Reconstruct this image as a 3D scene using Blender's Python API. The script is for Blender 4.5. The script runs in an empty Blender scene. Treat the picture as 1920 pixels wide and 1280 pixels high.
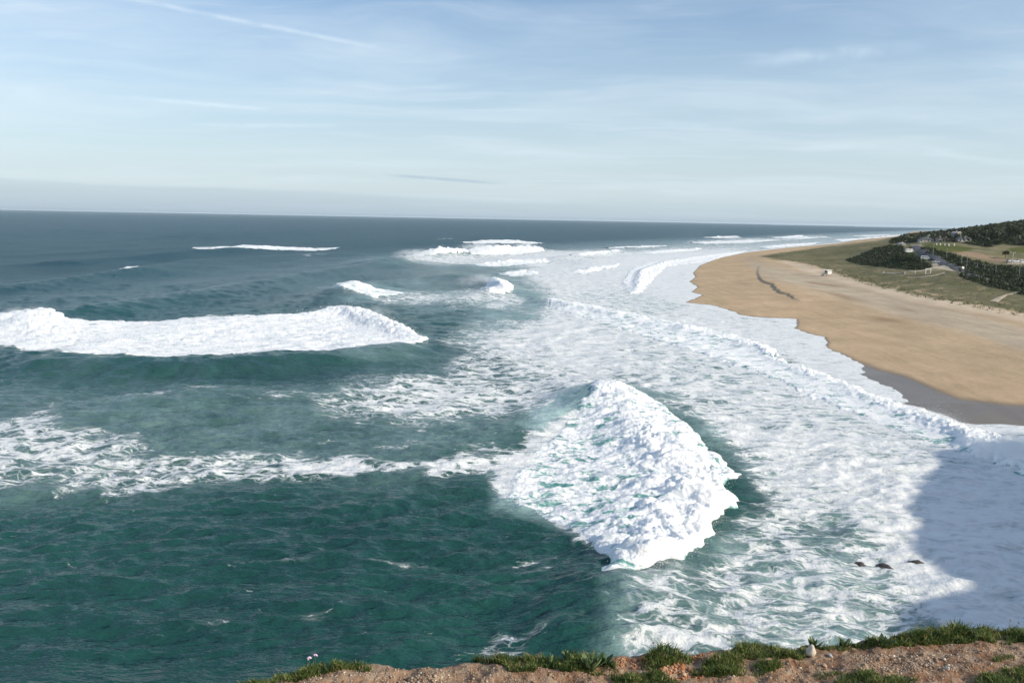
import bpy, math, random
import numpy as np
from mathutils import Vector, Matrix
random.seed(7)
rng = np.random.default_rng(11)
SC = bpy.context.scene
COL = SC.collection

# ------------------------------------------------------------------ camera
CAM_H = 36.0
F = 1600.0                                   # focal length in photo pixels (1920 wide)
PITCH, ROLL = math.radians(8.17), math.radians(1.065)
cam_d = bpy.data.cameras.new('camera')
cam = bpy.data.objects.new('camera', cam_d)
COL.objects.link(cam)
cam_d.sensor_width = 36.0
cam_d.lens = 36.0 * F / 1920.0
cam_d.clip_start, cam_d.clip_end = 0.1, 90000.0
RM = Matrix.Rotation(math.pi / 2 - PITCH, 3, 'X') @ Matrix.Rotation(ROLL, 3, 'Z')
cam.matrix_world = Matrix.Translation((0, 0, CAM_H)) @ RM.to_4x4()
SC.camera = cam
R3 = np.array(RM)

# ------------------------------------------------------------------ sky
SUN_AZ, SUN_EL = math.radians(112), math.radians(26)
world = bpy.data.worlds.new('World')
SC.world = world
world.use_nodes = True
try:
    world.cycles.sampling_method = 'MANUAL'
    world.cycles.sample_map_resolution = 256
except AttributeError:
    pass


class NT:
    """small helper for node trees"""
    def __init__(s, nt):
        s.nt = nt

    def n(s, typ, ins=None, out=0, **props):
        nd = s.nt.nodes.new('ShaderNode' + typ)
        for k, v in props.items():
            setattr(nd, k, v)
        for k, v in (ins or {}).items():
            if isinstance(v, bpy.types.NodeSocket):
                s.nt.links.new(v, nd.inputs[k])
            else:
                nd.inputs[k].default_value = v
        nd_out = nd.outputs[out] if out is not None else nd
        return nd_out

    def math(s, op, a, b=0.0, c=0.0, clamp=False):
        return s.n('Math', {0: a, 1: b, 2: c}, operation=op, use_clamp=clamp)

    def vmath(s, op, a, b=(0, 0, 0), out=0):
        return s.n('VectorMath', {0: a, 1: b}, operation=op, out=out)

    def vscale(s, a, f):
        return s.n('VectorMath', {0: a, 'Scale': f}, operation='SCALE')

    def mr(s, v, a, b, c=0.0, d=1.0, typ='SMOOTHSTEP'):
        return s.n('MapRange', {0: v, 1: a, 2: b, 3: c, 4: d}, interpolation_type=typ)

    def mix(s, f, a, b):
        return s.n('Mix', {0: f, 6: a, 7: b}, out=2, data_type='RGBA')

    def mixf(s, f, a, b):
        return s.n('Mix', {0: f, 2: a, 3: b}, out=0, data_type='FLOAT')

    def noise(s, vec, scale, detail=4.0, rough=0.55, dist=0.0, out=0):
        return s.n('TexNoise', {'Vector': vec, 'Scale': scale, 'Detail': detail, 'Roughness': rough,
                                'Distortion': dist}, out=out)

    def attr(s, name, out=2):
        return s.n('Attribute', out=out, attribute_name=name)

    def mapping(s, vec, scale=(1, 1, 1), rot=(0, 0, 0), loc=(0, 0, 0)):
        return s.n('Mapping', {'Vector': vec, 'Scale': scale, 'Rotation': rot, 'Location': loc})


def px_dir(u, v):
    d = R3 @ np.array([(u - 960) / F, -(v - 640) / F, -1.0])
    return d / np.linalg.norm(d)


def build_sky():
    nt = world.node_tree
    nt.nodes.clear()
    t = NT(nt)
    sky = t.n('TexSky', sky_type='NISHITA', sun_disc=False, sun_elevation=SUN_EL, sun_rotation=SUN_AZ,
              altitude=40.0, air_density=1.0, dust_density=0.9, ozone_density=1.8)
    d = t.vmath('NORMALIZE', t.n('TexCoord', out=0))
    sx = t.n('SeparateXYZ', {0: d}, out=None)
    z = sx.outputs[2]
    zc = t.math('MAXIMUM', z, 0.0)
    # high cirrus laid on a flat layer overhead
    den = t.math('ADD', zc, 0.07)
    p = t.n('CombineXYZ', {0: t.math('DIVIDE', sx.outputs[0], den), 1: t.math('DIVIDE', sx.outputs[1], den)})
    warp = t.vscale(t.vmath('SUBTRACT', t.noise(p, 0.5, 3, out=1), (0.5, 0.5, 0.5)), 1.6)
    pw = t.vmath('ADD', p, warp)
    c1 = t.noise(t.mapping(pw, (0.42, 1.0, 1), (0, 0, 0.16)), 0.75, 6, 0.58)
    c2 = t.noise(t.mapping(pw, (0.30, 1.7, 1), (0, 0, -0.35), (3.1, 5.2, 0)), 1.3, 5, 0.62)
    veil = t.mr(c1, 0.40, 0.66)
    wisps = t.mr(c2, 0.50, 0.72)
    cir = t.math('MULTIPLY', t.math('ADD', t.math('MULTIPLY', veil, 0.62), t.math('MULTIPLY', wisps, 0.42)),
                 t.mr(z, 0.0, 0.09, 0.75, 1.0), clamp=True)
    # thin ice haze that thickens towards the horizon, as the slant path does
    hz = t.mr(z, 0.0, 0.26, 0.85, 0.0, 'LINEAR')
    cloud_col = (4.9, 5.85, 6.45, 1)
    sky = t.vmath('MULTIPLY', sky, (0.97, 1.04, 1.13))
    col = t.mix(hz, sky, cloud_col)
    col = t.mix(t.math('MULTIPLY', cir, t.mr(z, 0.02, 0.12, 0.4, 0.62)), col, (5.95, 6.8, 7.4, 1))

    nz = t.noise(d, 38.0, 3, 0.6)
    nz2 = t.noise(d, 14.0, 3, 0.6)

    def streak(a, b, width, soft0, soft1, strength, colr, wob=0.0):
        """a thin straight cloud between two directions in the sky"""
        nonlocal col
        a, b = np.array(a), np.array(b)
        nrm = np.cross(a, b); nrm /= np.linalg.norm(nrm)
        mid = (a + b); mid /= np.linalg.norm(mid)
        tan = np.cross(nrm, mid)
        half = math.acos(float(np.clip(a @ b, -1, 1))) / 2
        off = t.vmath('DOT_PRODUCT', d, tuple(nrm), out=1)
        off = t.math('ADD', off, t.math('MULTIPLY', t.math('SUBTRACT', nz2, 0.5), wob))
        al = t.vmath('DOT_PRODUCT', d, tuple(tan), out=1)
        across = t.mr(t.math('ABSOLUTE', off), 0.0, width, 1.0, 0.0)
        along = t.math('MULTIPLY', t.mr(al, -half, -half + soft0, 0, 1), t.mr(al, half - soft1, half, 1, 0))
        front = t.math('GREATER_THAN', t.vmath('DOT_PRODUCT', d, tuple(mid), out=1), 0.3)
        m = t.math('MULTIPLY', t.math('MULTIPLY', across, along), t.math('MULTIPLY', front, t.mr(nz, 0.3, 0.62, 0.35, 1.0)))
        col = t.mix(t.math('MULTIPLY', m, strength, clamp=True), col, colr)

    # vapour trail, upper left, and a few drawn-out wisps
    streak(px_dir(160, -18), px_dir(760, 100), 0.0042, 0.06, 0.10, 0.34, (6.9, 7.7, 8.3, 1), 0.003)
    streak(px_dir(150, 176), px_dir(540, 207), 0.0040, 0.08, 0.05, 0.38, (6.3, 7.3, 8.0, 1), 0.005)
    streak(px_dir(-60, 172), px_dir(180, 178), 0.016, 0.02, 0.06, 0.35, (6.1, 7.0, 7.6, 1), 0.01)
    streak(px_dir(310, 232), px_dir(660, 236), 0.0035, 0.06, 0.05, 0.30, (6.1, 7.0, 7.7, 1), 0.005)
    streak(px_dir(1340, 122), px_dir(1800, 80), 0.011, 0.10, 0.12, 0.42, (5.6, 6.6, 7.5, 1), 0.012)
    streak(px_dir(1460, 272), px_dir(1760, 280), 0.006, 0.05, 0.10, 0.32, (5.6, 6.6, 7.3, 1), 0.006)
    streak(px_dir(1180, 225), px_dir(1420, 248), 0.007, 0.06, 0.06, 0.25, (5.6, 6.6, 7.4, 1), 0.006)
    # low grey stratus bank over the sea horizon, ragged top, thinning towards the land
    az = t.math('ARCTAN2', sx.outputs[0], sx.outputs[1])
    rag = t.noise(t.n('CombineXYZ', {0: az, 1: t.math('MULTIPLY', z, 6.0)}), 5.0, 6, 0.6)
    top = t.math('ADD', t.mr(az, -0.62, 0.30, 0.034, 0.015, 'LINEAR'), t.math('MULTIPLY', t.math('SUBTRACT', rag, 0.5), 0.020))
    bank = t.mr(t.math('SUBTRACT', top, z), -0.0015, 0.004)
    bank = t.math('MULTIPLY', bank, t.mr(az, -0.3, 0.25, 0.34, 0.0))
    col = t.mix(bank, col, (3.3, 4.2, 5.0, 1))
    col = t.mix(t.mr(z, -0.002, 0.035, 0.42, 0.0), col, (2.9, 3.75, 4.4, 1))
    streak(px_dir(700, 326), px_dir(965, 346), 0.0030, 0.05, 0.03, 0.75, (3.4, 4.4, 5.3, 1), 0.0025)
    nt.links.new(t.n('Background', {0: col, 1: 0.115}), t.n('OutputWorld', out=None).inputs[0])


build_sky()

# ------------------------------------------------------------------ sun
sun_d = bpy.data.lights.new('sun', 'SUN')
sun_d.energy = 4.0
sun_d.angle = math.radians(0.53)
sun_d.color = (1.0, 0.90, 0.75)
sun = bpy.data.objects.new('sun', sun_d)
COL.objects.link(sun)
SUN_DIR = np.array([math.cos(SUN_EL) * math.sin(SUN_AZ), math.cos(SUN_EL) * math.cos(SUN_AZ), math.sin(SUN_EL)])
sun.rotation_euler = Vector(-SUN_DIR).to_track_quat('-Z', 'Y').to_euler()
sun.location = (0, 0, 200)

# ------------------------------------------------------------------ exposure
SC.view_settings.view_transform = 'Standard'
SC.view_settings.look = 'None'
SC.view_settings.exposure = 0.22
SC.view_settings.gamma = 1.0
SC.view_settings.use_curve_mapping = False
SC.cycles.use_denoising = True
SC.cycles.max_bounces = 4
SC.cycles.diffuse_bounces = 2
SC.cycles.glossy_bounces = 2
SC.cycles.volume_bounces = 4

# ------------------------------------------------------------------ helpers
def W(u, v, z=0.0):
    """point of height z seen at photo pixel u, v"""
    d = px_dir(u, v)
    k = (z - CAM_H) / d[2]
    return np.array([d[0] * k, d[1] * k, z])


def project(x, y, z):
    P = np.stack([x, y, np.asarray(z) - CAM_H + 0 * x], -1) @ R3
    w = -P[..., 2]
    return 960 + F * P[..., 0] / w, 640 - F * P[..., 1] / w


def sstep(a, b, x):
    t = np.clip((x - a) / (b - a), 0, 1)
    return t * t * (3 - 2 * t)


_perm = np.random.default_rng(5).permutation(256)
_perm = np.concatenate([_perm, _perm, _perm])
_ang = np.random.default_rng(6).uniform(0, 2 * np.pi, 256)
_gx, _gy = np.cos(_ang), np.sin(_ang)
_g3 = np.random.default_rng(8).normal(size=(256, 3))
_g3 /= np.linalg.norm(_g3, axis=1)[:, None]


def perlin2(x, y):
    xi, yi = np.floor(x).astype(np.int64), np.floor(y).astype(np.int64)
    fx, fy = x - xi, y - yi
    xi &= 255; yi &= 255
    u, v = fx ** 3 * (fx * (fx * 6 - 15) + 10), fy ** 3 * (fy * (fy * 6 - 15) + 10)

    def g(ix, iy, dx, dy):
        h = _perm[_perm[ix & 255] + (iy & 255)]
        return _gx[h] * dx + _gy[h] * dy
    a = g(xi, yi, fx, fy); b = g(xi + 1, yi, fx - 1, fy)
    c = g(xi, yi + 1, fx, fy - 1); d = g(xi + 1, yi + 1, fx - 1, fy - 1)
    return 1.45 * ((a + u * (b - a)) * (1 - v) + (c + u * (d - c)) * v)


def perlin3(x, y, z):
    xi, yi, zi = (np.floor(q).astype(np.int64) for q in (x, y, z))
    fx, fy, fz = x - xi, y - yi, z - zi
    f = lambda q: q ** 3 * (q * (q * 6 - 15) + 10)
    u, v, w = f(fx), f(fy), f(fz)

    def g(i, j, k):
        h = _perm[_perm[_perm[(xi + i) & 255] + ((yi + j) & 255)] + ((zi + k) & 255)]
        q = _g3[h]
        return q[..., 0] * (fx - i) + q[..., 1] * (fy - j) + q[..., 2] * (fz - k)
    x00 = g(0, 0, 0) * (1 - u) + g(1, 0, 0) * u
    x10 = g(0, 1, 0) * (1 - u) + g(1, 1, 0) * u
    x01 = g(0, 0, 1) * (1 - u) + g(1, 0, 1) * u
    x11 = g(0, 1, 1) * (1 - u) + g(1, 1, 1) * u
    return 1.3 * ((x00 * (1 - v) + x10 * v) * (1 - w) + (x01 * (1 - v) + x11 * v) * w)


def fbm2(x, y, oct=4, gain=0.5):
    s, a = 0, 1.0
    for o in range(oct):
        s = s + a * perlin2(x * 2 ** o + 17.3 * o, y * 2 ** o - 9.1 * o)
        a *= gain
    return s


def billow3(x, y, z, oct=4, gain=0.5):
    s, a = 0, 1.0
    for o in range(oct):
        s = s + a * np.abs(perlin3(x * 2 ** o + 5.3 * o, y * 2 ** o + 3.1 * o, z * 2 ** o))
        a *= gain
    return s


def poly_dist(x, y, pts, closed=False):
    """distance, arclength fraction (vertex index units), side (>0 = right of travel) to a polyline"""
    pts = np.asarray(pts, float)[:, :2]
    if closed:
        pts = np.vstack([pts, pts[:1]])
    best = np.full(x.shape, 1e18); par = np.zeros(x.shape); side = np.zeros(x.shape)
    for i in range(len(pts) - 1):
        a, b = pts[i], pts[i + 1]
        d = b - a
        L = max(d @ d, 1e-9)
        t = np.clip(((x - a[0]) * d[0] + (y - a[1]) * d[1]) / L, 0, 1)
        dx, dy = x - (a[0] + t * d[0]), y - (a[1] + t * d[1])
        q = dx * dx + dy * dy
        m = q < best
        best = np.where(m, q, best)
        par = np.where(m, i + t, par)
        side = np.where(m, np.sign(d[1] * dx - d[0] * dy), side)
    return np.sqrt(best), par, side


def inside(x, y, pts):
    pts = np.asarray(pts, float)
    r = np.zeros(x.shape, bool)
    n = len(pts)
    for i in range(n):
        x0, y0 = pts[i][:2]; x1, y1 = pts[(i + 1) % n][:2]
        if y0 == y1:
            continue
        c = ((y0 > y) != (y1 > y)) & (x < (x1 - x0) * (y - y0) / (y1 - y0) + x0)
        r ^= c
    return r


def sdf(x, y, pts):
    d, _, _ = poly_dist(x, y, pts, True)
    return np.where(inside(x, y, pts), d, -d)


def mesh_np(name, co, faces, mats, smooth=True, attrs=None, kind=None, parent=None, quads=True):
    """mesh object from numpy arrays; faces (n,4) or (n,3)"""
    me = bpy.data.meshes.new(name)
    co = np.ascontiguousarray(co, np.float32); faces = np.ascontiguousarray(faces, np.int32)
    k = faces.shape[1]
    me.vertices.add(len(co)); me.vertices.foreach_set('co', co.ravel())
    me.loops.add(faces.size); me.loops.foreach_set('vertex_index', faces.ravel())
    me.polygons.add(len(faces))
    me.polygons.foreach_set('loop_start', np.arange(0, faces.size, k, dtype=np.int32))
    me.update(calc_edges=True)
    if smooth:
        me.polygons.foreach_set('use_smooth', np.ones(len(faces), bool))
    for an, av in (attrs or {}).items():
        av = np.ascontiguousarray(av, np.float32)
        if av.ndim == 1:
            a = me.attributes.new(an, 'FLOAT', 'POINT'); a.data.foreach_set('value', av)
        else:
            if av.shape[1] == 3:
                av = np.hstack([av, np.ones((len(av), 1), np.float32)])
            a = me.attributes.new(an, 'FLOAT_COLOR', 'POINT'); a.data.foreach_set('color', av.ravel())
    for m in (mats if isinstance(mats, (list, tuple)) else [mats]):
        me.materials.append(m)
    o = bpy.data.objects.new(name, me)
    COL.objects.link(o)
    if kind:
        o['kind'] = kind
    if parent:
        o.parent = parent
    return o


def grid_faces(nr, nc):
    i = np.arange((nr - 1) * (nc - 1))
    r, c = i // (nc - 1), i % (nc - 1)
    a = r * nc + c
    return np.stack([a, a + 1, a + nc + 1, a + nc], 1)


def tag(o, label, cat, group=None):
    o['label'] = label; o['category'] = cat
    if group:
        o['group'] = group
    return o


def empty(name, loc, rz=0.0, label=None, cat=None, group=None):
    o = bpy.data.objects.new(name, None)
    COL.objects.link(o)
    o.location = loc
    o.rotation_euler = (0, 0, rz)
    o.empty_display_size = 0.2
    if label:
        tag(o, label, cat, group)
    return o


class MB:
    """collects simple solids into one mesh part"""
    def __init__(s):
        s.v, s.f = [], []

    def box(s, c, size, top=None):
        """box centred at c; top=(sx,sy) scales the upper face"""
        x, y, z = size[0] / 2, size[1] / 2, size[2] / 2
        tx, ty = top or (1, 1)
        n = len(s.v)
        for zz, ax, ay in ((-z, x, y), (z, x * tx, y * ty)):
            for sx, sy in ((-1, -1), (1, -1), (1, 1), (-1, 1)):
                s.v.append((c[0] + sx * ax, c[1] + sy * ay, c[2] + zz))
        s.f += [[n + i for i in q] for q in ((3, 2, 1, 0), (4, 5, 6, 7), (0, 1, 5, 4), (1, 2, 6, 5), (2, 3, 7, 6), (3, 0, 4, 7))]
        return s

    def tube(s, a, b, r0, r1=None, n=8):
        a, b = Vector(a), Vector(b)
        r1 = r0 if r1 is None else r1
        q = (b - a).to_track_quat('Z', 'Y')
        k = len(s.v)
        for p, r in ((a, r0), (b, r1)):
            for i in range(n):
                t = 2 * math.pi * i / n
                s.v.append(tuple(p + q @ Vector((r * math.cos(t), r * math.sin(t), 0))))
        for i in range(n):
            j = (i + 1) % n
            s.f.append([k + i, k + j, k + n + j, k + n + i])
        s.f.append([k + i for i in range(n)][::-1]); s.f.append([k + n + i for i in range(n)])
        return s

    def prism(s, pts, y0, y1):
        """extrude an x,z outline along y"""
        k = len(s.v); n = len(pts)
        for y in (y0, y1):
            s.v += [(p[0], y, p[1]) for p in pts]
        for i in range(n):
            j = (i + 1) % n
            s.f.append([k + i, k + j, k + n + j, k + n + i])
        s.f.append([k + i for i in range(n)][::-1]); s.f.append([k + n + i for i in range(n)])
        return s

    def mesh(s, name, mat):
        me = bpy.data.meshes.new(name)
        me.from_pydata(s.v, [], s.f)
        import bmesh
        bm = bmesh.new(); bm.from_mesh(me)
        bmesh.ops.recalc_face_normals(bm, faces=bm.faces)
        bm.to_mesh(me); bm.free()
        me.materials.append(mat)
        return me

    def build(s, name, mat, parent=None, bevel=0.0):
        o = bpy.data.objects.new(name, s.mesh(name, mat))
        COL.objects.link(o)
        if parent:
            o.parent = parent
        if bevel:
            b = o.modifiers.new('bevel', 'BEVEL'); b.width = bevel; b.segments = 2
        return o


def copy_tree(o, parent=None):
    c = o.copy(); COL.objects.link(c)
    if parent:
        c.parent = parent
    for ch in o.children:
        copy_tree(ch, c)
    return c


MATS = {}


def mat(name, color, rough=0.8, var=0.15, scale=3.0, spec=0.3, bump=0.0, metallic=0.0, bscale=None):
    """simple procedural material: colour broken up by noise"""
    if name in MATS:
        return MATS[name]
    m = bpy.data.materials.new(name); m.use_nodes = True
    nt = m.node_tree; nt.nodes.clear(); t = NT(nt)
    pos = t.n('TexCoord', out=3)
    nz = t.noise(pos, scale, 5, 0.6)
    c = t.mix(t.mr(nz, 0.3, 0.7), tuple(max(0, k * (1 - var)) for k in color) + (1,), tuple(min(1, k * (1 + var)) for k in color) + (1,))
    ins = {'Base Color': c, 'Roughness': rough, 'Specular IOR Level': spec, 'Metallic': metallic}
    if bump:
        ins['Normal'] = t.n('Bump', {'Strength': 0.6, 'Distance': bump, 'Height': t.noise(pos, bscale or scale * 3, 5, 0.6)})
    nt.links.new(t.n('BsdfPrincipled', ins), t.n('OutputMaterial', out=None).inputs[0])
    MATS[name] = m
    return m


# ------------------------------------------------------------------ materials of the setting
def foam_nodes(t, pos, cover):
    """foam pattern: broken sheets when cover is high, lace when it is low"""
    warp = t.vscale(t.vmath('SUBTRACT', t.noise(pos, 0.13, 2, 0.6, out=1), (0.5, 0.5, 0.5)), 7.0)
    p = t.vmath('ADD', pos, warp)
    warp2 = t.vscale(t.vmath('SUBTRACT', t.noise(pos, 0.9, 2, 0.6, out=1), (0.5, 0.5, 0.5)), 0.9)
    p = t.vmath('ADD', p, warp2)
    p = t.mapping(p, (0.62, 1.45, 1.0), (0, 0, 0.12))
    v1 = t.n('TexVoronoi', {'Vector': p, 'Scale': 0.24}, feature='DISTANCE_TO_EDGE')
    v2 = t.n('TexVoronoi', {'Vector': p, 'Scale': 0.75}, feature='DISTANCE_TO_EDGE')
    l1 = t.mr(v1, 0.0, 0.34, 1.0, 0.0, 'LINEAR')
    l2 = t.mr(v2, 0.0, 0.40, 1.0, 0.0, 'LINEAR')
    nz = t.mr(t.noise(p, 0.46, 5, 0.68), 0.30, 0.70, 0, 1, 'LINEAR')
    pat = t.math('ADD', t.math('ADD', t.math('MULTIPLY', l1, 0.36), t.math('MULTIPLY', l2, 0.27)), t.math('MULTIPLY', nz, 0.37))
    fine = t.noise(t.mapping(p, (0.5, 1.1, 1), (0, 0, 0.2)), 2.2, 4, 0.7)
    pat = t.math('ADD', pat, t.math('MULTIPLY', t.math('SUBTRACT', fine, 0.5), 0.75))
    thr = t.mr(cover, 0.0, 1.0, 1.02, 0.02, 'LINEAR')
    foam = t.mr(t.math('SUBTRACT', pat, thr), -0.09, 0.15)
    thin = t.math('MAXIMUM', t.mr(v1, 0.0, 0.13, 1.0, 0.0), t.mr(v2, 0.0, 0.15, 0.75, 0.0))
    thin = t.math('MULTIPLY', thin, t.mr(nz, 0.15, 0.75, 0.1, 1.0))
    thin = t.math('MULTIPLY', thin, t.mr(cover, 0.10, 0.40, 0.0, 0.92))
    foam = t.math('MAXIMUM', foam, thin)
    return foam, pat


def make_sea_material():
    m = bpy.data.materials.new('sea_water'); m.use_nodes = True
    nt = m.node_tree; nt.nodes.clear(); t = NT(nt)
    pos = t.n('NewGeometry', out=0)
    cover, aer_lit = t.attr('foam'), t.attr('aeration_lit')
    foam, pat = foam_nodes(t, pos, cover)
    # wind ripples: crests lie roughly across the view, smaller ones on top
    r1 = t.noise(t.mapping(pos, (0.35, 1.0, 0.4), (0, 0, 0.25)), 0.55, 4, 0.62, 0.2)
    r2 = t.noise(t.mapping(pos, (0.55, 1.0, 0.6), (0, 0, -0.5)), 1.9, 3, 0.6)
    h = t.math('ADD', t.math('MULTIPLY', r1, 0.95), t.math('MULTIPLY', r2, 0.16))
    nrm = t.n('Bump', {'Strength': 1.0, 'Distance': 1.0, 'Height': h})
    big = t.noise(pos, 0.012, 4, 0.6)
    shelf = t.mix(t.mr(big, 0.35, 0.65), (0.012, 0.060, 0.053, 1), (0.019, 0.086, 0.072, 1))
    deep = t.mix(t.attr('offshore'), shelf, (0.009, 0.058, 0.074, 1))
    light = (0.36, 0.51, 0.50, 1)
    clouded = t.math('MULTIPLY', aer_lit, t.mr(t.noise(pos, 0.09, 5, 0.62), 0.30, 0.68, 0.35, 1.0), clamp=True)
    wcol = t.mix(clouded, deep, light)
    water = t.n('BsdfPrincipled', {'Base Color': wcol, 'Roughness': t.mixf(t.attr('offshore'), 0.13, 0.30), 'IOR': 1.333, 'Specular IOR Level': t.mixf(t.attr('offshore'), 0.46, 0.05), 'Normal': nrm})
    fb = t.n('Bump', {'Strength': 0.8, 'Distance': 0.35, 'Height': t.noise(pos, 1.1, 5, 0.7)})
    fcol = t.mix(t.mr(t.math('SUBTRACT', pat, t.math('MULTIPLY', cover, -0.35)), 0.35, 1.15), (0.49, 0.55, 0.545, 1), (0.86, 0.87, 0.855, 1))
    white = t.n('BsdfPrincipled', {'Base Color': fcol, 'Roughness': 0.75, 'Specular IOR Level': 0.25, 'Normal': fb})
    sh = t.n('MixShader', {0: foam, 1: water, 2: white})
    nt.links.new(sh, t.n('OutputMaterial', out=None).inputs[0])
    return m


def make_whitewater_material():
    m = bpy.data.materials.new('whitewater'); m.use_nodes = True
    nt = m.node_tree; nt.nodes.clear(); t = NT(nt)
    pos = t.n('NewGeometry', out=0)
    cover = t.attr('foam')
    foam, pat = foam_nodes(t, pos, cover)
    fb = t.n('Bump', {'Strength': 0.5, 'Distance': 0.35, 'Height': t.noise(pos, 0.9, 5, 0.72)})
    fcol = t.mix(t.mr(pat, 0.15, 0.7), (0.80, 0.85, 0.845, 1), (0.91, 0.915, 0.90, 1))
    pn = t.n('BsdfPrincipled', {'Base Color': fcol, 'Roughness': 0.9, 'Specular IOR Level': 0.1, 'Normal': fb,
                                'Subsurface Weight': 0.7, 'Subsurface Radius': (1.0, 1.0, 1.0), 'Subsurface Scale': 0.30}, out=None,
             subsurface_method='BURLEY')
    white = pn.outputs[0]
    wcol = t.mix(t.mr(t.noise(pos, 0.2, 4), 0.3, 0.7), (0.10, 0.30, 0.27, 1), (0.20, 0.42, 0.38, 1))
    water = t.n('BsdfPrincipled', {'Base Color': wcol, 'Roughness': 0.3, 'IOR': 1.333, 'Normal': fb})
    sh = t.n('MixShader', {0: foam, 1: water, 2: white})
    nt.links.new(sh, t.n('OutputMaterial', out=None).inputs[0])
    return m


M_SEA = make_sea_material()
M_WHITE = make_whitewater_material()

# ------------------------------------------------------------------ sea: shoreline
WATERLINE_PX = [(1745, 435.5), (1690, 441), (1640, 449), (1560, 457), (1480, 464), (1400, 473), (1345, 484), (1310, 498), (1297, 512),
                (1302, 520), (1290, 528), (1306, 538), (1294, 547), (1314, 553), (1300, 560), (1280, 567), (1330, 572), (1360, 580), (1390, 592),
                (1440, 596), (1488, 598), (1491, 606), (1487, 616), (1512, 625), (1541, 632), (1547, 641), (1543, 653), (1572, 663),
                (1608, 682), (1612, 692), (1604, 702), (1640, 717), (1668, 732), (1690, 748), (1682, 757), (1715, 766), (1760, 778),
                (1800, 797), (1860, 799), (1925, 802)]
WL = np.array([W(u, v, 0)[:2] for u, v in WATERLINE_PX] + [(104, 132), (116, 112), (126, 92), (134, 80), (150, 60), (190, 20)])
_far = WL[0] + (WL[0] - WL[1]) * 6
WL = np.vstack([[_far], WL])
LAND_POLY = np.vstack([WL, [(9e4, 20), (9e4, 9e4), (_far[0], 9e4)]])
# smooth shore curve used for the phase of the swell
XS_Y = np.array([-500, 60, 155, 215, 323, 433, 619, 1066, 2215, 5000, 60000.])
XS_X = np.array([130, 112, 95, 92, 97, 105, 135, 292, 941, 2420, 34000.])


def shore_d(x, y):
    """signed distance to the waterline, >0 on land"""
    d, _, s = poly_dist(x, y, WL)
    return np.where(inside(x, y, LAND_POLY), d, -d)


# crests: list of (u, v, height) in photo pixels; front side flag; widths front/back in metres
CRESTS = [
    # dark unbroken swells on the left
    dict(p=[(-90, 552, 0), (0, 534, 3.2), (130, 518, 3.8), (250, 503, 4.0), (330, 492, 2.6), (420, 480, 0)], wf=9, wb=26),
    dict(p=[(-60, 610, 0), (60, 590, 2.0), (190, 570, 3.2), (320, 550, 3.6), (450, 529, 3.4), (600, 506, 3.2), (720, 489, 3.2), (800, 480, 1.5)], wf=10, wb=28),
    dict(p=[(560, 580, 0), (605, 556, 1.6), (640, 538, 3.0), (700, 530, 2.0), (800, 520, 1.0), (880, 510, 0)], wf=9, wb=22),
    dict(p=[(740, 590, 0), (850, 562, 1.2), (940, 536, 2.8), (900, 520, 2.6), (870, 512, 0)], wf=7, wb=18),
    dict(p=[(0, 500, 0), (130, 487, 3.2), (300, 474, 3.6), (420, 466, 2.8), (520, 458, 0)], wf=12, wb=30),
    # left breaker, its dark face turned to the viewer
    dict(p=[(-120, 665, 0.5), (0, 650, 1.6), (100, 668, 2.2), (300, 676, 2.4), (500, 671, 2.4), (640, 661, 2.4), (740, 646, 2.2), (800, 640, 0.6)], wf=7, wb=26, flip=True),
    # swell that runs ahead of the left breaker
    dict(p=[(330, 770, 0), (520, 742, 1.0), (700, 715, 1.2), (820, 690, 0)], wf=9, wb=16),
    dict(p=[(0, 800, 0), (110, 778, 1.2), (260, 755, 1.6), (380, 735, 1.2), (480, 720, 0)], wf=8, wb=16),
    # central breaker: unbroken shoulder (green), crest, near shoulder
    dict(p=[(1010, 700, 0), (1080, 720, 1.5), (1140, 733, 2.6), (1190, 775, 1.8), (1230, 850, 1.1), (1245, 920, 0.9), (1235, 1000, 1.0),
            (1200, 1060, 1.8), (1170, 1090, 2.2), (1165, 1150, 1.7), (1175, 1230, 1.0), (1190, 1330, 0)], wf=7.5, wb=17),
    # ramp of green water behind the far shoulder
    dict(p=[(860, 820, 0), (960, 795, 0.9), (1060, 765, 1.6), (1135, 740, 1.2)], wf=8, wb=8),
    # inner bore along the beach
    dict(p=[(985, 552, 0), (1040, 566, 1.5), (1120, 582, 0.6), (1210, 603, 0.4), (1330, 632, 0.4), (1440, 657, 0.45), (1530, 700, 0.35),
            (1620, 742, 0.35), (1720, 775, 0.4), (1810, 808, 0.5), (1900, 850, 0.8), (1990, 890, 0.6), (2100, 930, 0)], wf=4.5, wb=18),
    # far breakers
    dict(p=[(680, 500, 0), (760, 486, 2.4), (830, 474, 4.2), (900, 468, 4.2), (1010, 465, 3.8), (1050, 470, 0)], wf=11, wb=26),
    dict(p=[(640, 500, 0), (690, 487, 3.0), (720, 483, 0)], wf=9, wb=20),
    dict(p=[(860, 456, 0), (940, 450, 3.5), (1020, 456, 0)], wf=16, wb=30),
    dict(p=[(340, 468, 0), (450, 464, 1.2), (640, 466, 0)], wf=14, wb=30),
    dict(p=[(1150, 478, 0), (1165, 470, 2), (1080, 478, 1.5), (1000, 490, 0)], wf=9, wb=20),
]
for c in CRESTS:
    c['w'] = np.array([list(W(u, v, z)[:2]) + [z] for u, v, z in c['p']])


def smooth_par(par, vals):
    i = np.clip(par.astype(int), 0, len(vals) - 2)
    t = par - i
    t = t * t * (3 - 2 * t)
    return vals[i] * (1 - t) + vals[i + 1] * t


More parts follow.
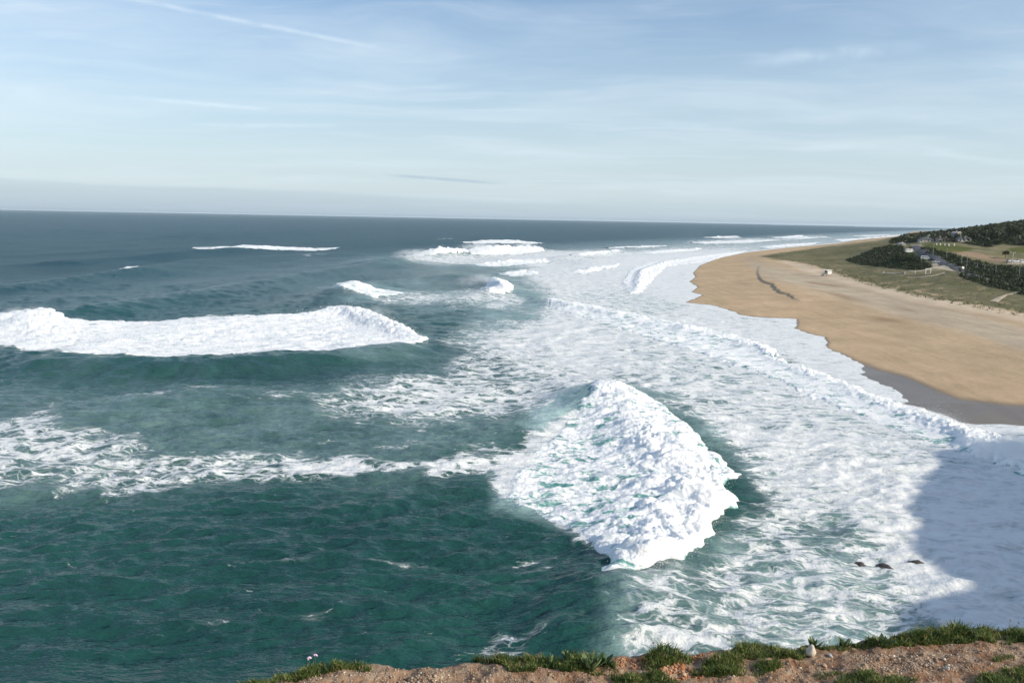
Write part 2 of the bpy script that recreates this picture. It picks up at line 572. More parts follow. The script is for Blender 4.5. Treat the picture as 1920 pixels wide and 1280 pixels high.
def sea_h(x, y, chop=True):
    """height of the sea surface (without whitewater)"""
    r = np.hypot(x, y)
    xs = np.interp(y, XS_Y, XS_X)
    s = (xs - x) * np.interp(y, [0, 600, 1100, 1e5], [1, 0.97, 0.87, 0.85])
    s = s + 14 * perlin2(x / 210 + 4.1, y / 330) + 5 * perlin2(x / 70, y / 90 + 2)
    off = sstep(20, 200, s)
    a1 = 0.9 * (0.5 + 0.8 * perlin2(x / 190, y / 420 + 8.0)) * sstep(60, 260, s)
    ph = 2 * np.pi * s / 92.0
    h = a1 * (np.cos(ph - 4.9) + 0.22 * np.cos(2 * ph - 9.8))
    h = h + off * (0.8 * perlin2(x / 46 + 3, y / 75) + 0.5 * perlin2(x / 23, y / 34 + 7))
    for c in CRESTS:
        w = c['w']
        lo = w[:, :2].min(0) - 90; hi = w[:, :2].max(0) + 90
        m = (x > lo[0]) & (x < hi[0]) & (y > lo[1]) & (y < hi[1])
        if not m.any():
            continue
        d, par, side = poly_dist(x[m], y[m], w)
        A = smooth_par(par, w[:, 2])
        # points past the ends fade out
        sg = -side if c.get('flip') else side
        # travel runs far end <-> near end; front is the shoreward (or viewer) side
        fr = sg if c['w'][0][1] > c['w'][-1][1] else -sg
        if c.get('flip'):
            fr = side
        t = d * fr
        wig = 1 + 0.25 * perlin2(x[m] / 9, y[m] / 9)
        prof = np.where(t > 0, np.exp(-(t / (c['wf'] * wig)) ** 2), 1.0 / (1 + (t / (c['wb'] * 0.6)) ** 2) * np.exp(-(t / (2.2 * c['wb'])) ** 2))
        trough = -0.16 * np.exp(-((t - 2.4 * c['wf']) / (1.3 * c['wf'])) ** 2)
        h[m] += A * (prof + trough)
    if chop:
        n = 0.46 * fbm2(x / 9.0 + 0.6 * perlin2(x / 30, y / 30), y / 4.6, 3, 0.55)
        n2 = 0.15 * fbm2(x / 2.6, y / 1.5, 2, 0.5)
        rd = 1 - np.abs(perlin2((x * .94 + y * .34) / 17 + 0.5 * perlin2(x / 12, y / 12), (y * .94 - x * .34) / 4.4))
        rd = 0.30 * rd ** 3 * (0.6 + 0.5 * perlin2(x / 30 + 2, y / 30))
        h = h + n * sstep(900, 250, r) + n2 * sstep(260, 90, r) + rd * sstep(320, 130, r)
    # level out to a thin swash at the waterline
    sd = shore_d(x, y)
    calm = sstep(3, 45, -sd)
    h = h * np.where(sd > -45, 0.12 + 0.88 * calm, 1.0)
    return h + 0.05 - 0.35 * sstep(-2, 25, sd), sd


# foam: pixel outlines (where it lies on the water), cover, softness in px (outwards/inwards)
FOAM = [
    # surf zone
    ([(1290, 455), (1400, 446), (1500, 443), (1700, 437), (1752, 434), (1600, 462), (1400, 482), (1335, 505), (1330, 560), (1500, 600), (1625, 690),
      (1770, 785), (1990, 800), (2100, 1350), (1930, 1290), (1780, 1200), (1640, 1065), (1560, 985), (1450, 930), (1400, 870), (1320, 800), (1180, 730),
      (1010, 705), (930, 665), (900, 640), (1000, 590), (1010, 555), (985, 535), (960, 512), (970, 495), (1010, 478), (1150, 465)], 0.60, 22, 40),
    ([(1180, 745), (1500, 790), (1700, 850), (1930, 880), (2100, 1180), (1950, 1140), (1780, 1070), (1640, 990), (1500, 925), (1400, 880), (1300, 810)], 0.20, 30, 50),
    # swash sheets between bore and sand
    ([(1330, 505), (1420, 480), (1320, 480), (1230, 490), (1190, 520), (1200, 550), (1300, 575), (1200, 600), (1300, 625), (1450, 660), (1560, 715), (1700, 775), (1810, 810),
      (1935, 845), (1935, 795), (1640, 700), (1500, 590)], 0.30, 6, 16),
    # behind the bore
    ([(1040, 572), (1200, 610), (1440, 668), (1600, 748), (1760, 800), (1900, 862), (1800, 850), (1560, 770), (1400, 710), (1200, 650), (1000, 625)], 0.14, 12, 24),
    # streaky outwash left of the surf
    ([(600, 765), (680, 722), (900, 680), (1150, 706), (1090, 760), (880, 800), (700, 795)], 0.56, 40, 45),
    ([(640, 548), (760, 548), (900, 540), (970, 548), (1000, 580), (860, 578), (700, 572)], 0.56, 10, 20),
    ([(820, 640), (900, 600), (1100, 610), (1200, 680), (1000, 700), (880, 680)], 0.40, 40, 40),
    # old foam band, left
    ([(-200, 775), (60, 785), (170, 800), (330, 836), (560, 850), (700, 868), (930, 852), (1000, 858), (900, 884), (640, 896), (470, 905), (250, 918), (-200, 925)], 0.42, 10, 22),
    ([(-200, 785), (60, 795), (150, 830), (80, 880), (-200, 890)], 0.10, 20, 40),
    ([(540, 876), (760, 860), (960, 842), (1080, 846), (930, 882), (700, 894)], 0.46, 7, 12),
    # left breaker
    ([(-200, 585), (20, 590), (130, 603), (250, 602), (450, 596), (560, 592), (650, 578), (700, 592), (795, 640), (765, 655), (700, 656), (640, 668), (500, 678),
      (300, 683), (110, 676), (0, 652), (-200, 640)], 0.88, 5, 9),
    # far strips
    ([(355, 464), (420, 461), (520, 465), (640, 464), (600, 469), (420, 470)], 0.62, 2, 3),
    ([(690, 490), (800, 484), (900, 476), (1030, 470), (1170, 468), (1160, 478), (1020, 488), (1030, 498), (900, 500), (760, 496)], 0.62, 4, 8),
    ([(860, 454), (935, 450), (1020, 456), (930, 458)], 0.85, 2, 3),
    ([(205, 512), (240, 502), (268, 503), (250, 508)], 0.75, 2, 3),
    ([(1190, 500), (1330, 480), (1420, 470), (1300, 470), (1180, 475), (1100, 490)], 0.25, 8, 12),
    ([(1280, 452), (1420, 446), (1500, 449), (1380, 455)], 0.3, 2, 3),
    ([(980, 520), (1010, 480), (1180, 466), (1350, 462), (1420, 468), (1300, 500), (1200, 540), (1060, 556)], 0.22, 8, 16),
    ([(1640, 960), (1740, 900), (1850, 860), (2100, 860), (2100, 1350), (1900, 1260), (1740, 1160), (1640, 1060)], 0.24, 30, 50),
    ([(1320, 445), (1380, 442), (1390, 446)], 0.9, 2, 2),
    ([(1440, 443), (1540, 441), (1560, 446), (1480, 449)], 0.35, 2, 3),
    ([(1600, 441), (1700, 439), (1690, 443), (1620, 445)], 0.35, 1.5, 2),
    # wake of the central breaker
    ([(1150, 738), (1060, 792), (1000, 826), (905, 872), (935, 940), (1010, 965), (1080, 1010), (1150, 1045), (1250, 1050), (1300, 900), (1250, 800)], 0.84, 12, 22),
    # lace in front of it, near the cliff
    ([(1180, 1090), (1300, 1060), (1400, 960), (1480, 940), (1600, 1020), (1760, 1140), (1850, 1300), (1150, 1300), (1175, 1180)], 0.44, 34, 60),
    ([(1160, 1120), (1190, 1100), (1215, 1230), (1170, 1250)], 0.12, 26, 26),
    ([(870, 1230), (930, 1180), (1000, 1200), (960, 1250)], 0.36, 12, 20),
]
FOAM_LINES = [
    ([(420, 1080), (500, 1068), (620, 1058), (760, 1052), (960, 1062), (1060, 1050)], 0.27, 7),
    ([(150, 1230), (300, 1190), (480, 1160), (640, 1150)], 0.25, 10),
    ([(700, 1110), (860, 1092), (1020, 1080), (1100, 1060)], 0.25, 8),
    ([(0, 1028), (30, 1025), (70, 1030)], 0.28, 5),
    ([(540, 1240), (620, 1220), (700, 1225)], 0.26, 9),
    ([(700, 1260), (800, 1225), (960, 1200), (1090, 1180)], 0.28, 12),
    ([(600, 830), (820, 838), (960, 845)], 0.40, 8),
    ([(100, 760), (330, 735), (560, 760), (800, 745)], 0.36, 14),
    ([(560, 480), (610, 476)], 0.35, 3), ([(820, 448), (850, 447)], 0.5, 1.5),
]
AER_LIT = [
    ([(-200, 740), (250, 720), (500, 730), (700, 690), (950, 660), (1150, 735), (1000, 830), (900, 885), (500, 910), (-200, 930)], 0.34, 60, 60),
    ([(1120, 1100), (1200, 1080), (1480, 940), (1800, 1100), (1900, 1320), (1100, 1320)], 0.62, 40, 60),
    ([(1150, 738), (1060, 792), (1000, 826), (905, 872), (935, 940), (1010, 965), (1080, 1010), (1150, 1045), (1250, 1050), (1300, 900), (1250, 800)], 0.8, 20, 20),
    ([(950, 800), (1060, 740), (1150, 726), (1190, 770), (1120, 800), (1000, 830)], 1.25, 14, 20),  # far shoulder: pale green of light through the wave, painted as water colour
    ([(900, 520), (1300, 460), (1400, 600), (1700, 780), (1950, 880), (1950, 1200), (1500, 1000), (1150, 735), (850, 650)], 0.75, 40, 60),
    ([(1130, 1085), (1185, 1080), (1230, 1300), (1120, 1300)], 0.35, 14, 20),
    ([(600, 545), (660, 535), (900, 540), (1000, 560), (1000, 590), (700, 575)], 0.5, 12, 14),
    ([(640, 495), (700, 482), (1020, 470), (1150, 480), (960, 510)], 0.5, 8, 14),
    ([(700, 640), (800, 635), (820, 665), (720, 690), (600, 690)], 0.35, 12, 20),
]


def foam_cover(u, v, x, y, sd):
    wob = 16 * perlin2(x / 14 + 9, y / 22) + 8 * perlin2(x / 5, y / 8)
    k = np.clip((v - 400) / 260, 0.08, 1.5)
    wob = wob * k
    c = np.zeros(x.shape)
    for pts, amt, so, si in FOAM:
        p = np.array(pts)
        lo, hi = p.min(0) - so * 2 - 40, p.max(0) + so * 2 + 40
        m = (u > lo[0]) & (u < hi[0]) & (v > lo[1]) & (v < hi[1])
        if not m.any():
            continue
        d = sdf(u[m], v[m], pts) + wob[m] * min(1.0, so / 10)
        f = amt * sstep(-so, si, d)
        c[m] = c[m] + f * (1 - np.clip(c[m] - 0.0, 0, 1) * (0.0 if amt < 0.33 else 0.85))
    for pts, amt, wd in FOAM_LINES:
        p = np.array(pts)
        lo, hi = p.min(0) - 40, p.max(0) + 40
        m = (u > lo[0]) & (u < hi[0]) & (v > lo[1]) & (v < hi[1])
        d, par, _ = poly_dist(u[m], v[m] + 0.5 * wob[m], pts)
        g = 0.6 + 0.9 * perlin2(x[m] / 7, y[m] / 7 + 3)
        c[m] = np.maximum(c[m], amt * np.exp(-(d / wd) ** 2) * np.clip(g, 0.2, 1.2))
    # a rim of foam along the edge of the swash
    c = np.maximum(c, 0.98 * sstep(9, 1.5, np.abs(sd + 2)))
    return np.clip(c, 0, 1.0)


def aeration_lit(u, v, x, y):
    wob = 25 * perlin2(x / 20 + 3, y / 30) * np.clip((v - 400) / 260, 0.1, 1.5)
    a = np.zeros(x.shape)
    for pts, amt, so, si in AER_LIT:
        a = np.maximum(a, amt * sstep(-so, si, sdf(u, v, pts) + wob))
    return a


# whitewater masses (each breaking wave is a thing of its own)
def breaker(name, label, region, ridges, step=1.3, base=0.35, puff=1.6, scale=5.0, edge=2.2, group=None, cover=1.0, spiky=0.0, holes=0.0, gain=0.42, fine=0.0, rag=1.0, vary=0.0):
    """region: px outline on the water; ridges: list of ([(u,v,h)...], width_front, width_back)"""
    reg = np.array([W(u, v, 0)[:2] for u, v in region])
    rp = np.array(region, float)
    pad = 12
    us = np.arange(rp[:, 0].min() - pad, rp[:, 0].max() + pad, step)
    vs = np.arange(rp[:, 1].min() - pad, rp[:, 1].max() + pad, step * (0.8 if step < 1.2 else 0.9))
    hy = 393.5 + 0.0186 * (us - 50)
    U, V = np.meshgrid(us, vs)
    V = np.maximum(V, hy[None, :] + 6)
    D = np.stack([(U - 960) / F, -(V - 640) / F, -np.ones_like(U)], -1) @ R3.T
    K = -CAM_H / D[..., 2]
    x, y = (D[..., 0] * K), (D[..., 1] * K)
    sh = x.shape
    x, y = x.ravel(), y.ravel()
    # ragged, lobed outline
    wb = perlin2(x / (scale * 1.3), y / (scale * 1.3)) * edge * 1.1 + perlin2(x / (scale * .45) + 7, y / (scale * .45)) * edge * 0.55
    d = sdf(x, y, reg) + wb * rag + edge * 0.35
    msk = sstep(0, edge, d)
    th = np.full(x.shape, base)
    for pts, wf, wbk in ridges:
        w = np.array([list(W(a, b, h)[:2]) + [h] for a, b, h in pts])
        dd, par, side = poly_dist(x, y, w)
        A = smooth_par(par, w[:, 2])
        fr = side if w[0][1] > w[-1][1] else -side
        t = dd * fr
        th = np.maximum(th, A * np.where(t > 0, np.exp(-(np.abs(t) / wf) ** 2.2), np.exp(-np.abs(t) / wbk)) + base * 0.5)
    if vary:
        th = th * np.clip(1 + vary * (perlin2(x / 14, y / 14) + 0.6 * perlin2(x / 5, y / 5)), 0.12, 2.0)
    z0, sd = sea_h(x, y)
    p = scale
    amt = np.clip(th / 1.5, 0.08, 1.0) * puff
    zb = z0 - 0.25 + msk * (0.3 + th * 0.8)
    P = np.stack([x, y, zb], 1).reshape(sh + (3,))
    du, dv = np.gradient(P, axis=1), np.gradient(P, axis=0)
    nrm = np.cross(dv, du).reshape(-1, 3)
    nrm /= np.linalg.norm(nrm, axis=1)[:, None] + 1e-9
    nrm[nrm[:, 2] < 0] *= -1
    nrm = nrm * np.array([1.0, 0.5, 1.0])
    wx = perlin3(x / p * .7, y / p * .7, zb / p * .7) * 0.45
    b = billow3(x / p + wx, y / p - wx, zb / p + 3, 4, gain)
    disp = (msk * amt * (b - 0.30))[:, None] * nrm
    if fine:
        disp[:, 2] += msk * fine * (fbm2(x / 0.9, y / 0.9, 3, 0.6) + 0.5 * np.maximum(0, perlin2(x / 0.5, y / 0.5)))
    if spiky:
        disp[:, 2] += msk * spiky * np.maximum(0, perlin2(x / 1.1, y / 1.1)) ** 2 * th
    x, y, z = x + disp[:, 0], y + disp[:, 1], zb + disp[:, 2]
    z = np.where(d < -0.2, z0 - 0.6, z)
    nx = ny = 0
    keep = d > -1.2 * edge
    f = grid_faces(*sh)
    f = f[keep[f].all(1)]
    used = np.unique(f)
    remap = np.full(len(x), -1); remap[used] = np.arange(len(used))
    cov = cover - holes * np.clip(1.2 - th / 1.2, 0, 1) * (0.75 + 0.35 * perlin2(x / 6, y / 6))
    cov = np.clip(cov, 0, 1.0) * (0.35 + 0.65 * sstep(-0.1, 0.6, msk))
    co = np.stack([x, y, z], 1)[used]
    o = mesh_np(name, co, remap[f][:, ::-1], M_WHITE, attrs={'foam': cov[used], 'thick': np.clip(th / 1.6, 0, 1)[used]})
    tag(o, label, 'breaking wave', group)
    return o


def build_sea():
    # rows follow the distance so that the mesh is finest near the viewer
    vv = np.concatenate([[0.9, 1.3, 1.8, 2.4, 3.1], np.arange(4, 60, 0.9), np.arange(60, 905, 1.45), np.geomspace(910, 2600, 24)])
    dist = CAM_H * F / vv
    ta = np.concatenate([-np.geomspace(0.70, 9, 24)[::-1], np.arange(-0.69, 0.69, 2.5 / F), np.geomspace(0.70, 9, 24)])
    Y, T = np.meshgrid(dist, ta, indexing='ij')
    X = Y * T
    sh = X.shape
    x, y = X.ravel(), Y.ravel()
    z, sd = sea_h(x, y)
    u, v = project(x, y, np.zeros_like(x))
    cov = foam_cover(u, v, x, y, sd)
    aer_lit = aeration_lit(u, v, x, y)
    off = sstep(40, 400, -sd) * sstep(100, 480, y)
    keep = sd < 60
    f = grid_faces(*sh)
    f = f[keep[f].any(1)]
    mesh_np('sea', np.stack([x, y, z], 1), f[:, ::-1], M_SEA, attrs={'foam': cov, 'aeration_lit': aer_lit, 'offshore': off}, kind='structure')


build_sea()
print('sea done')
# ------------------------------------------------------------------ breaking waves
def build_breakers():
    G = 'breaking waves with white foam'
    breaker('breaking_wave', 'big billowing white breaker collapsing towards the beach, nearest and tallest of all the waves',
            [(1120, 742), (1145, 732), (1190, 745), (1235, 768), (1285, 806), (1325, 845), (1358, 872), (1388, 893), (1385, 908), (1360, 918), (1378, 932), (1388, 946), (1375, 960), (1345, 966),
             (1342, 985), (1338, 1008), (1305, 1040), (1285, 1062), (1225, 1085), (1185, 1090), (1150, 1098), (1115, 1104), (1150, 1082), (1150, 1050), (1090, 1012), (1010, 965), (945, 935), (960, 890), (1010, 840), (1060, 800)],
            [([(1138, 733, 0.4), (1180, 760, 0.65), (1222, 803, 0.8), (1265, 850, 1.0), (1305, 893, 1.25), (1312, 945, 1.25), (1285, 1000, 1.15), (1238, 1050, 1.1), (1190, 1078, 0.8), (1160, 1095, 0.3)], 7.5, 8.0)],
            step=1.0, base=0.05, puff=2.0, scale=5.0, edge=1.8, group=G, holes=0.55, gain=0.50, fine=0.07, rag=0.55)
    breaker('breaking_wave', 'wide white sheet of broken water with raised pointed right end, left half',
            [(130, 604), (250, 601), (450, 595), (560, 590), (650, 574), (705, 590), (760, 618), (800, 640), (765, 655), (700, 657), (640, 668), (500, 678), (300, 683), (120, 676), (140, 640)],
            [([(530, 598, 0.2), (610, 582, 1.2), (655, 574, 2.2), (700, 588, 2.1), (745, 612, 1.6), (792, 640, 0.8)], 6.0, 16.0)],
            step=1.2, base=0.05, puff=1.1, scale=4.5, edge=2.5, group=G, holes=0.3, gain=0.50, fine=0.06, rag=0.7)
    breaker('breaking_wave', 'white hump of broken water at the left edge of the picture',
            [(-150, 588), (20, 588), (60, 584), (110, 600), (150, 612), (150, 640), (110, 665), (60, 665), (0, 652), (-150, 640)],
            [([(-60, 602, 1.2), (20, 594, 1.7), (55, 592, 1.9), (75, 615, 1.0), (90, 640, 0.2)], 8.0, 16.0)],
            step=1.2, base=0.05, puff=1.1, scale=4.5, edge=2.5, group=G, holes=0.3, gain=0.50, fine=0.06, rag=0.7)
    breaker('breaking_wave', 'ragged white bore running towards the sand, longest wave line and nearest the shore',
            [(1020, 562), (1110, 574), (1200, 590), (1300, 612), (1400, 636), (1452, 658), (1450, 672), (1540, 700), (1640, 742), (1720, 770), (1800, 796), (1860, 822), (1960, 850), (2040, 900),
             (1960, 905), (1880, 872), (1780, 842), (1660, 800), (1540, 752), (1440, 706), (1300, 660), (1180, 622), (1090, 594), (1030, 578)],
            [([(1020, 566, 0.4), (1110, 580, 0.5), (1210, 598, 0.5), (1320, 622, 0.6), (1438, 652, 1.0), (1470, 678, 0.5), (1560, 712, 0.6), (1650, 750, 0.7), (1740, 780, 1.0), (1820, 808, 1.4), (1900, 842, 2.4), (1980, 880, 1.8), (2060, 930, 0.8)], 3.5, 7.0)],
            step=1.4, base=0.12, puff=0.9, scale=2.6, edge=1.8, group=G, spiky=0.7, holes=0.5, vary=0.9)
    breaker('breaking_wave', 'far white breaker with spray blowing off its top, in the middle distance',
            [(700, 490), (760, 484), (800, 478), (850, 474), (872, 474), (880, 479), (820, 485), (760, 491)],
            [([(700, 489, 0.5), (770, 480, 2.2), (828, 472, 5.0), (870, 474, 2.5)], 5, 8)],
            step=0.8, base=0.3, puff=1.8, scale=7, edge=3.0, group=G, holes=0.3, gain=0.5, vary=0.5)
    breaker('breaking_wave', 'steep far white breaker right of the spray-topped one, same wave line',
            [(868, 474), (930, 470), (1005, 467), (1022, 473), (960, 479), (885, 481)],
            [([(866, 474, 1.5), (930, 466, 5.0), (1000, 463, 4.8), (1025, 470, 1.0)], 5, 8)],
            step=0.8, base=0.3, puff=1.8, scale=7, edge=3.0, group=G, holes=0.3, gain=0.5, vary=0.5)
    breaker('breaking_wave', 'thin far white breaker just below the horizon, above the spray-topped wave',
            [(862, 455), (920, 450), (950, 449), (1020, 457), (940, 458)],
            [([(880, 454, 1), (930, 449, 3.5), (952, 449, 4.0), (975, 454, 1)], 8, 12)], step=0.8, base=0.5, puff=1.5, scale=9, edge=4, group=G)
    breaker('breaking_wave', 'long thin white streak of broken water far out on the left',
            [(355, 465), (420, 461.5), (520, 464.5), (640, 464.5), (600, 469), (420, 471)],
            [([(360, 466, 0.8), (400, 463, 1.8), (520, 465, 1.0), (640, 466, 0.5)], 8, 10)], step=0.9, base=0.2, puff=0.8, scale=8, edge=4, group=G, holes=0.5, vary=0.8)
    breaker('breaking_wave', 'small white crest feathering on a dark swell at far left',
            [(190, 515), (232, 503), (262, 498), (272, 504), (245, 511)],
            [([(200, 511, 0.5), (240, 501, 2.6), (266, 499, 2.2)], 4, 6)], step=0.8, base=0.3, puff=0.8, scale=5, edge=2, group=G)
    breaker('breaking_wave', 'curling wave with smooth veil of spray behind the sheet of broken water',
            [(930, 527), (945, 530), (962, 548), (950, 556), (915, 556), (900, 548)],
            [([(880, 520, 0.8), (920, 524, 2.8), (945, 538, 2.4), (960, 552, 0.8)], 4, 8)], step=0.9, base=0.4, puff=1.2, scale=5, edge=2.5, group=G)
    breaker('breaking_wave', 'small white crest breaking above the left end of the streaky foam',
            [(618, 545), (640, 537), (690, 546), (760, 552), (700, 560), (650, 553)],
            [([(620, 545, 0.6), (645, 536, 1.5), (700, 548, 0.5)], 4, 6)], step=0.9, base=0.25, puff=0.7, scale=5, edge=3, group=G, holes=0.5)
    breaker('breaking_wave', 'white surf line rolling onto the far bend of the beach',
            [(1210, 492), (1290, 484), (1360, 474), (1400, 470), (1330, 490), (1250, 500), (1225, 520), (1200, 548), (1180, 552), (1165, 530), (1180, 505)],
            [([(1400, 470, 0.4), (1330, 478, 1.2), (1250, 489, 1.4), (1205, 505, 1.7), (1200, 525, 1.5), (1195, 552, 0.6)], 4, 7)], step=0.9, base=0.3, puff=1.0, scale=5, edge=2.5, group=G, holes=0.4)
    for lab, reg, rid in (
            ('far white roller off the beach bend, beside the spray-topped wave', [(1050, 480), (1110, 474), (1168, 468), (1160, 474), (1090, 482)], [(1050, 481, 0.5), (1110, 475, 1.6), (1166, 468, 2)]),
            ('white roller in front of the spray-topped far wave', [(880, 497), (960, 487), (1025, 484), (1030, 490), (960, 498), (900, 502)], [(880, 498, 0.5), (960, 488, 1.8), (1028, 486, 2)]),
            ('low broken crest between the rollers and the curling wave', [(930, 512), (985, 505), (1010, 512), (960, 518)], [(930, 514, 0.4), (985, 506, 1.4), (1010, 511, 0.6)]),
            ('far thin white roller nearest the horizon off the right-hand shore', [(1325, 446), (1350, 442.5), (1385, 444), (1360, 447)], [(1330, 445, 0.8), (1352, 442, 3), (1380, 444, 1)]),
            ('far white roller below the right-hand horizon, lower of two', [(1275, 455), (1330, 452), (1400, 451), (1470, 449), (1400, 456), (1320, 458)], [(1280, 456, 0.8), (1340, 452, 2), (1400, 450, 2), (1465, 449, 1)]),
            ('far surf line ending at the foot of the dark hill', [(1560, 449), (1620, 446), (1655, 444), (1690, 440), (1680, 444), (1640, 447), (1580, 453)], [(1560, 450, 0.8), (1620, 446, 2.2), (1690, 440, 2)]),
            ('far white roller out beyond the surf line by the dark hill', [(1590, 443), (1640, 440), (1690, 439), (1640, 443)], [(1590, 443, 0.8), (1640, 440.5, 2.2), (1690, 439, 1)]),
            ('pale roller between the beach bend surf and the far rollers', [(1190, 474), (1250, 468), (1320, 465), (1300, 470), (1220, 477)], [(1190, 475, 0.6), (1260, 468, 1.8), (1320, 465, 0.8)]),
            ('broken crest close to the sand at the far end of the beach', [(1420, 462), (1480, 457), (1540, 454), (1520, 459), (1440, 466)], [(1420, 464, 0.6), (1480, 458, 1.8), (1540, 454, 0.8)]),
            ('thin broken crest seaward of the beach bend, below the horizon rollers', [(1120, 466), (1180, 461), (1260, 461), (1200, 465)], [(1120, 466, 0.6), (1190, 461, 1.9), (1260, 461, 0.8)]),
            ('white roller just left of the beach bend surf line', [(1060, 512), (1110, 500), (1165, 494), (1150, 502), (1090, 514)], [(1060, 513, 0.4), (1110, 502, 1.3), (1165, 494, 0.8)]),
            ('far white roller left of the hill surf, middle one', [(1435, 446), (1500, 441), (1520, 444), (1560, 444), (1500, 449)], [(1440, 446, 0.8), (1500, 441, 2.4), (1555, 444, 1)])):
        breaker('breaking_wave', lab, reg, [(rid, 5, 7)], step=0.8, base=0.15, puff=1.3, scale=7, edge=3, group=G, holes=0.5, vary=0.8, gain=0.5)


build_breakers()

# ------------------------------------------------------------------ land: terrain
CTRL_PX = [
    # dry beach
    (1920, 745, 1.2), (1850, 720, 1.6), (1760, 690, 1.8), (1690, 655, 2.0), (1600, 620, 2.0), (1540, 590, 2.0), (1450, 560, 2.0), (1370, 530, 2.0), (1350, 505, 2.0),
    (1920, 690, 2.8), (1800, 660, 3.0), (1700, 620, 3.0), (1600, 580, 3.0), (1500, 545, 3.2), (1440, 520, 3.2), (1420, 500, 3.4), (1420, 486, 3.6), (1470, 474, 4.0), (1550, 463, 4.0),
    (1920, 630, 3.6), (1800, 600, 3.8), (1700, 575, 3.8), (1620, 545, 4.0), (1551, 517.5, 4.2), (1500, 500, 4.2), (1450, 486, 4.4),
    # fore dunes
    (1920, 585, 5.0), (1850, 574, 5.2), (1760, 552, 5.4), (1680, 532, 5.8), (1600, 512, 6.0), (1540, 496, 6.2), (1480, 480, 6.4), (1560, 470, 7.0), (1620, 462, 8.0),
    (1920, 560, 7.2), (1850, 550, 7.2), (1780, 535, 7.6), (1700, 520, 7.8), (1640, 505, 7.5), (1590, 492, 7.2),
    # scrub knoll
    (1600, 480, 9.5), (1640, 469, 15), (1680, 463, 18), (1700, 461, 19.3), (1660, 492, 9.5), (1700, 500, 9.5), (1740, 505, 10.2), (1700, 483, 14.0), (1740, 494, 13.0), (1660, 478, 13.0),
    # road
    (1716, 462, 19.5), (1722, 472, 17.8), (1740, 481, 16.5), (1760, 489, 15.0), (1785, 499, 13.5), (1803, 507, 12.4), (1770, 497, 13.6), (1706, 474, 17.5), (1735, 486, 15.6),
    # fields and earth beyond
    (1760, 462, 20.2), (1800, 468, 19.0), (1740, 456, 22.0), (1850, 482, 16.6), (1890, 488, 15.6), (1920, 492, 15.2), (1800, 492, 14.2), (1850, 510, 11.5), (1920, 520, 11.0), (1840, 530, 9.2), (1910, 540, 8.8),
    (1900, 470, 19.0), (1860, 462, 21.0), (1920, 462, 21.5),
    # far hill
    (1690, 447, 17.0), (1740, 443, 25.0), (1800, 444, 27.0), (1860, 446, 27.0), (1920, 446, 27.5), (2060, 470, 21), (2060, 500, 16), (2060, 540, 10), (2060, 580, 6), (2060, 640, 4.5), (2060, 430, 34)]
CTRL = [tuple(W(u, v, z)) for u, v, z in CTRL_PX]


def at_dist(u, v, y):
    """point seen at pixel u, v at forward distance y"""
    d = px_dir(u, v)
    k = y / d[1]
    return (d[0] * k, y, CAM_H + d[2] * k)


# crest of the wooded hill, then falling away behind
for u, v, y in ((1700, 441, 1750), (1730, 437, 1600), (1765, 434, 1500), (1800, 429.5, 1400), (1840, 424, 1300), (1880, 419, 1200), (1925, 415, 1120), (2000, 404, 1080), (2120, 388, 1050)):
    x_, y_, z_ = at_dist(u, v, y)
    CTRL.append((x_, y_, z_ - 2.5))
    CTRL.append((x_ * 1.35, y_ * 1.35, z_ * 0.9 - 4))
    CTRL.append((x_ * 2.2, y_ * 2.2, z_ * 0.7))
for i in range(1, len(WL), 2):
    CTRL.append((WL[i][0], WL[i][1], 0.0))
CTRL += [(220, 150, 8), (260, 190, 9), (180, 100, 10), (320, 260, 10), (420, 300, 16), (2400, 2600, 30)]
CTRL = np.array(CTRL)


def tps_fit(P, lam=2.0):
    S = 1 / 400.0
    xy = P[:, :2] * S
    r2 = ((xy[:, None] - xy[None]) ** 2).sum(-1)
    K = np.where(r2 > 0, r2 * np.log(np.maximum(r2, 1e-12)), 0) + lam * 1e-4 * np.eye(len(P))
    Q = np.hstack([np.ones((len(P), 1)), xy])
    A = np.block([[K, Q], [Q.T, np.zeros((3, 3))]])
    w = np.linalg.lstsq(A, np.concatenate([P[:, 2], np.zeros(3)]), rcond=None)[0]

    def f(x, y):
        out = np.zeros(x.shape)
        X, Y = x * S, y * S
        for (px, py), k in zip(xy, w[:-3]):
            q = (X - px) ** 2 + (Y - py) ** 2
            out += k * q * np.log(np.maximum(q, 1e-12))
        return out + w[-3] + w[-2] * X + w[-1] * Y
    return f


_tps = tps_fit(CTRL)
SCARP = np.array([W(u, v, 3.4)[:2] for u, v in [(1424, 497), (1420, 508), (1424, 520), (1432, 527), (1448, 532), (1454, 540), (1462, 545), (1478, 550), (1488, 556), (1500, 560)]])
SCARP_SIGN = -1.0


def land_z(x, y):
    x, y = np.asarray(x, float), np.asarray(y, float)
    sd = shore_d(x, y)
    t = _tps(x, y)
    r = np.hypot(x, y)
    slope = 0.055 * sd
    k = sstep(18, 60, sd)
    z = slope * (1 - k) + np.maximum(t, 0.8) * k
    dune = sstep(5.0, 7.5, t) * sstep(30, 80, sd)
    z = z + dune * (0.55 * fbm2(x / 17, y / 17, 3) + 0.25 * perlin2(x / 6, y / 6)) + sstep(30, 60, sd) * 0.10 * perlin2(x / 9, y / 9)
    d, par, side = poly_dist(x, y, SCARP)
    k2 = np.exp(-(d / 16) ** 2) * np.sin(np.pi * np.clip(par / (len(SCARP) - 1), 0.0, 1.0)) ** 0.5
    z = z + 0.8 * k2 * sstep(-0.5, 0.5, d * side * SCARP_SIGN + 0.9 * perlin2(x / 5, y / 9))
    z = np.where(sd < 0, np.maximum(0.05 * sd, -4.0), z)
    return z, sd


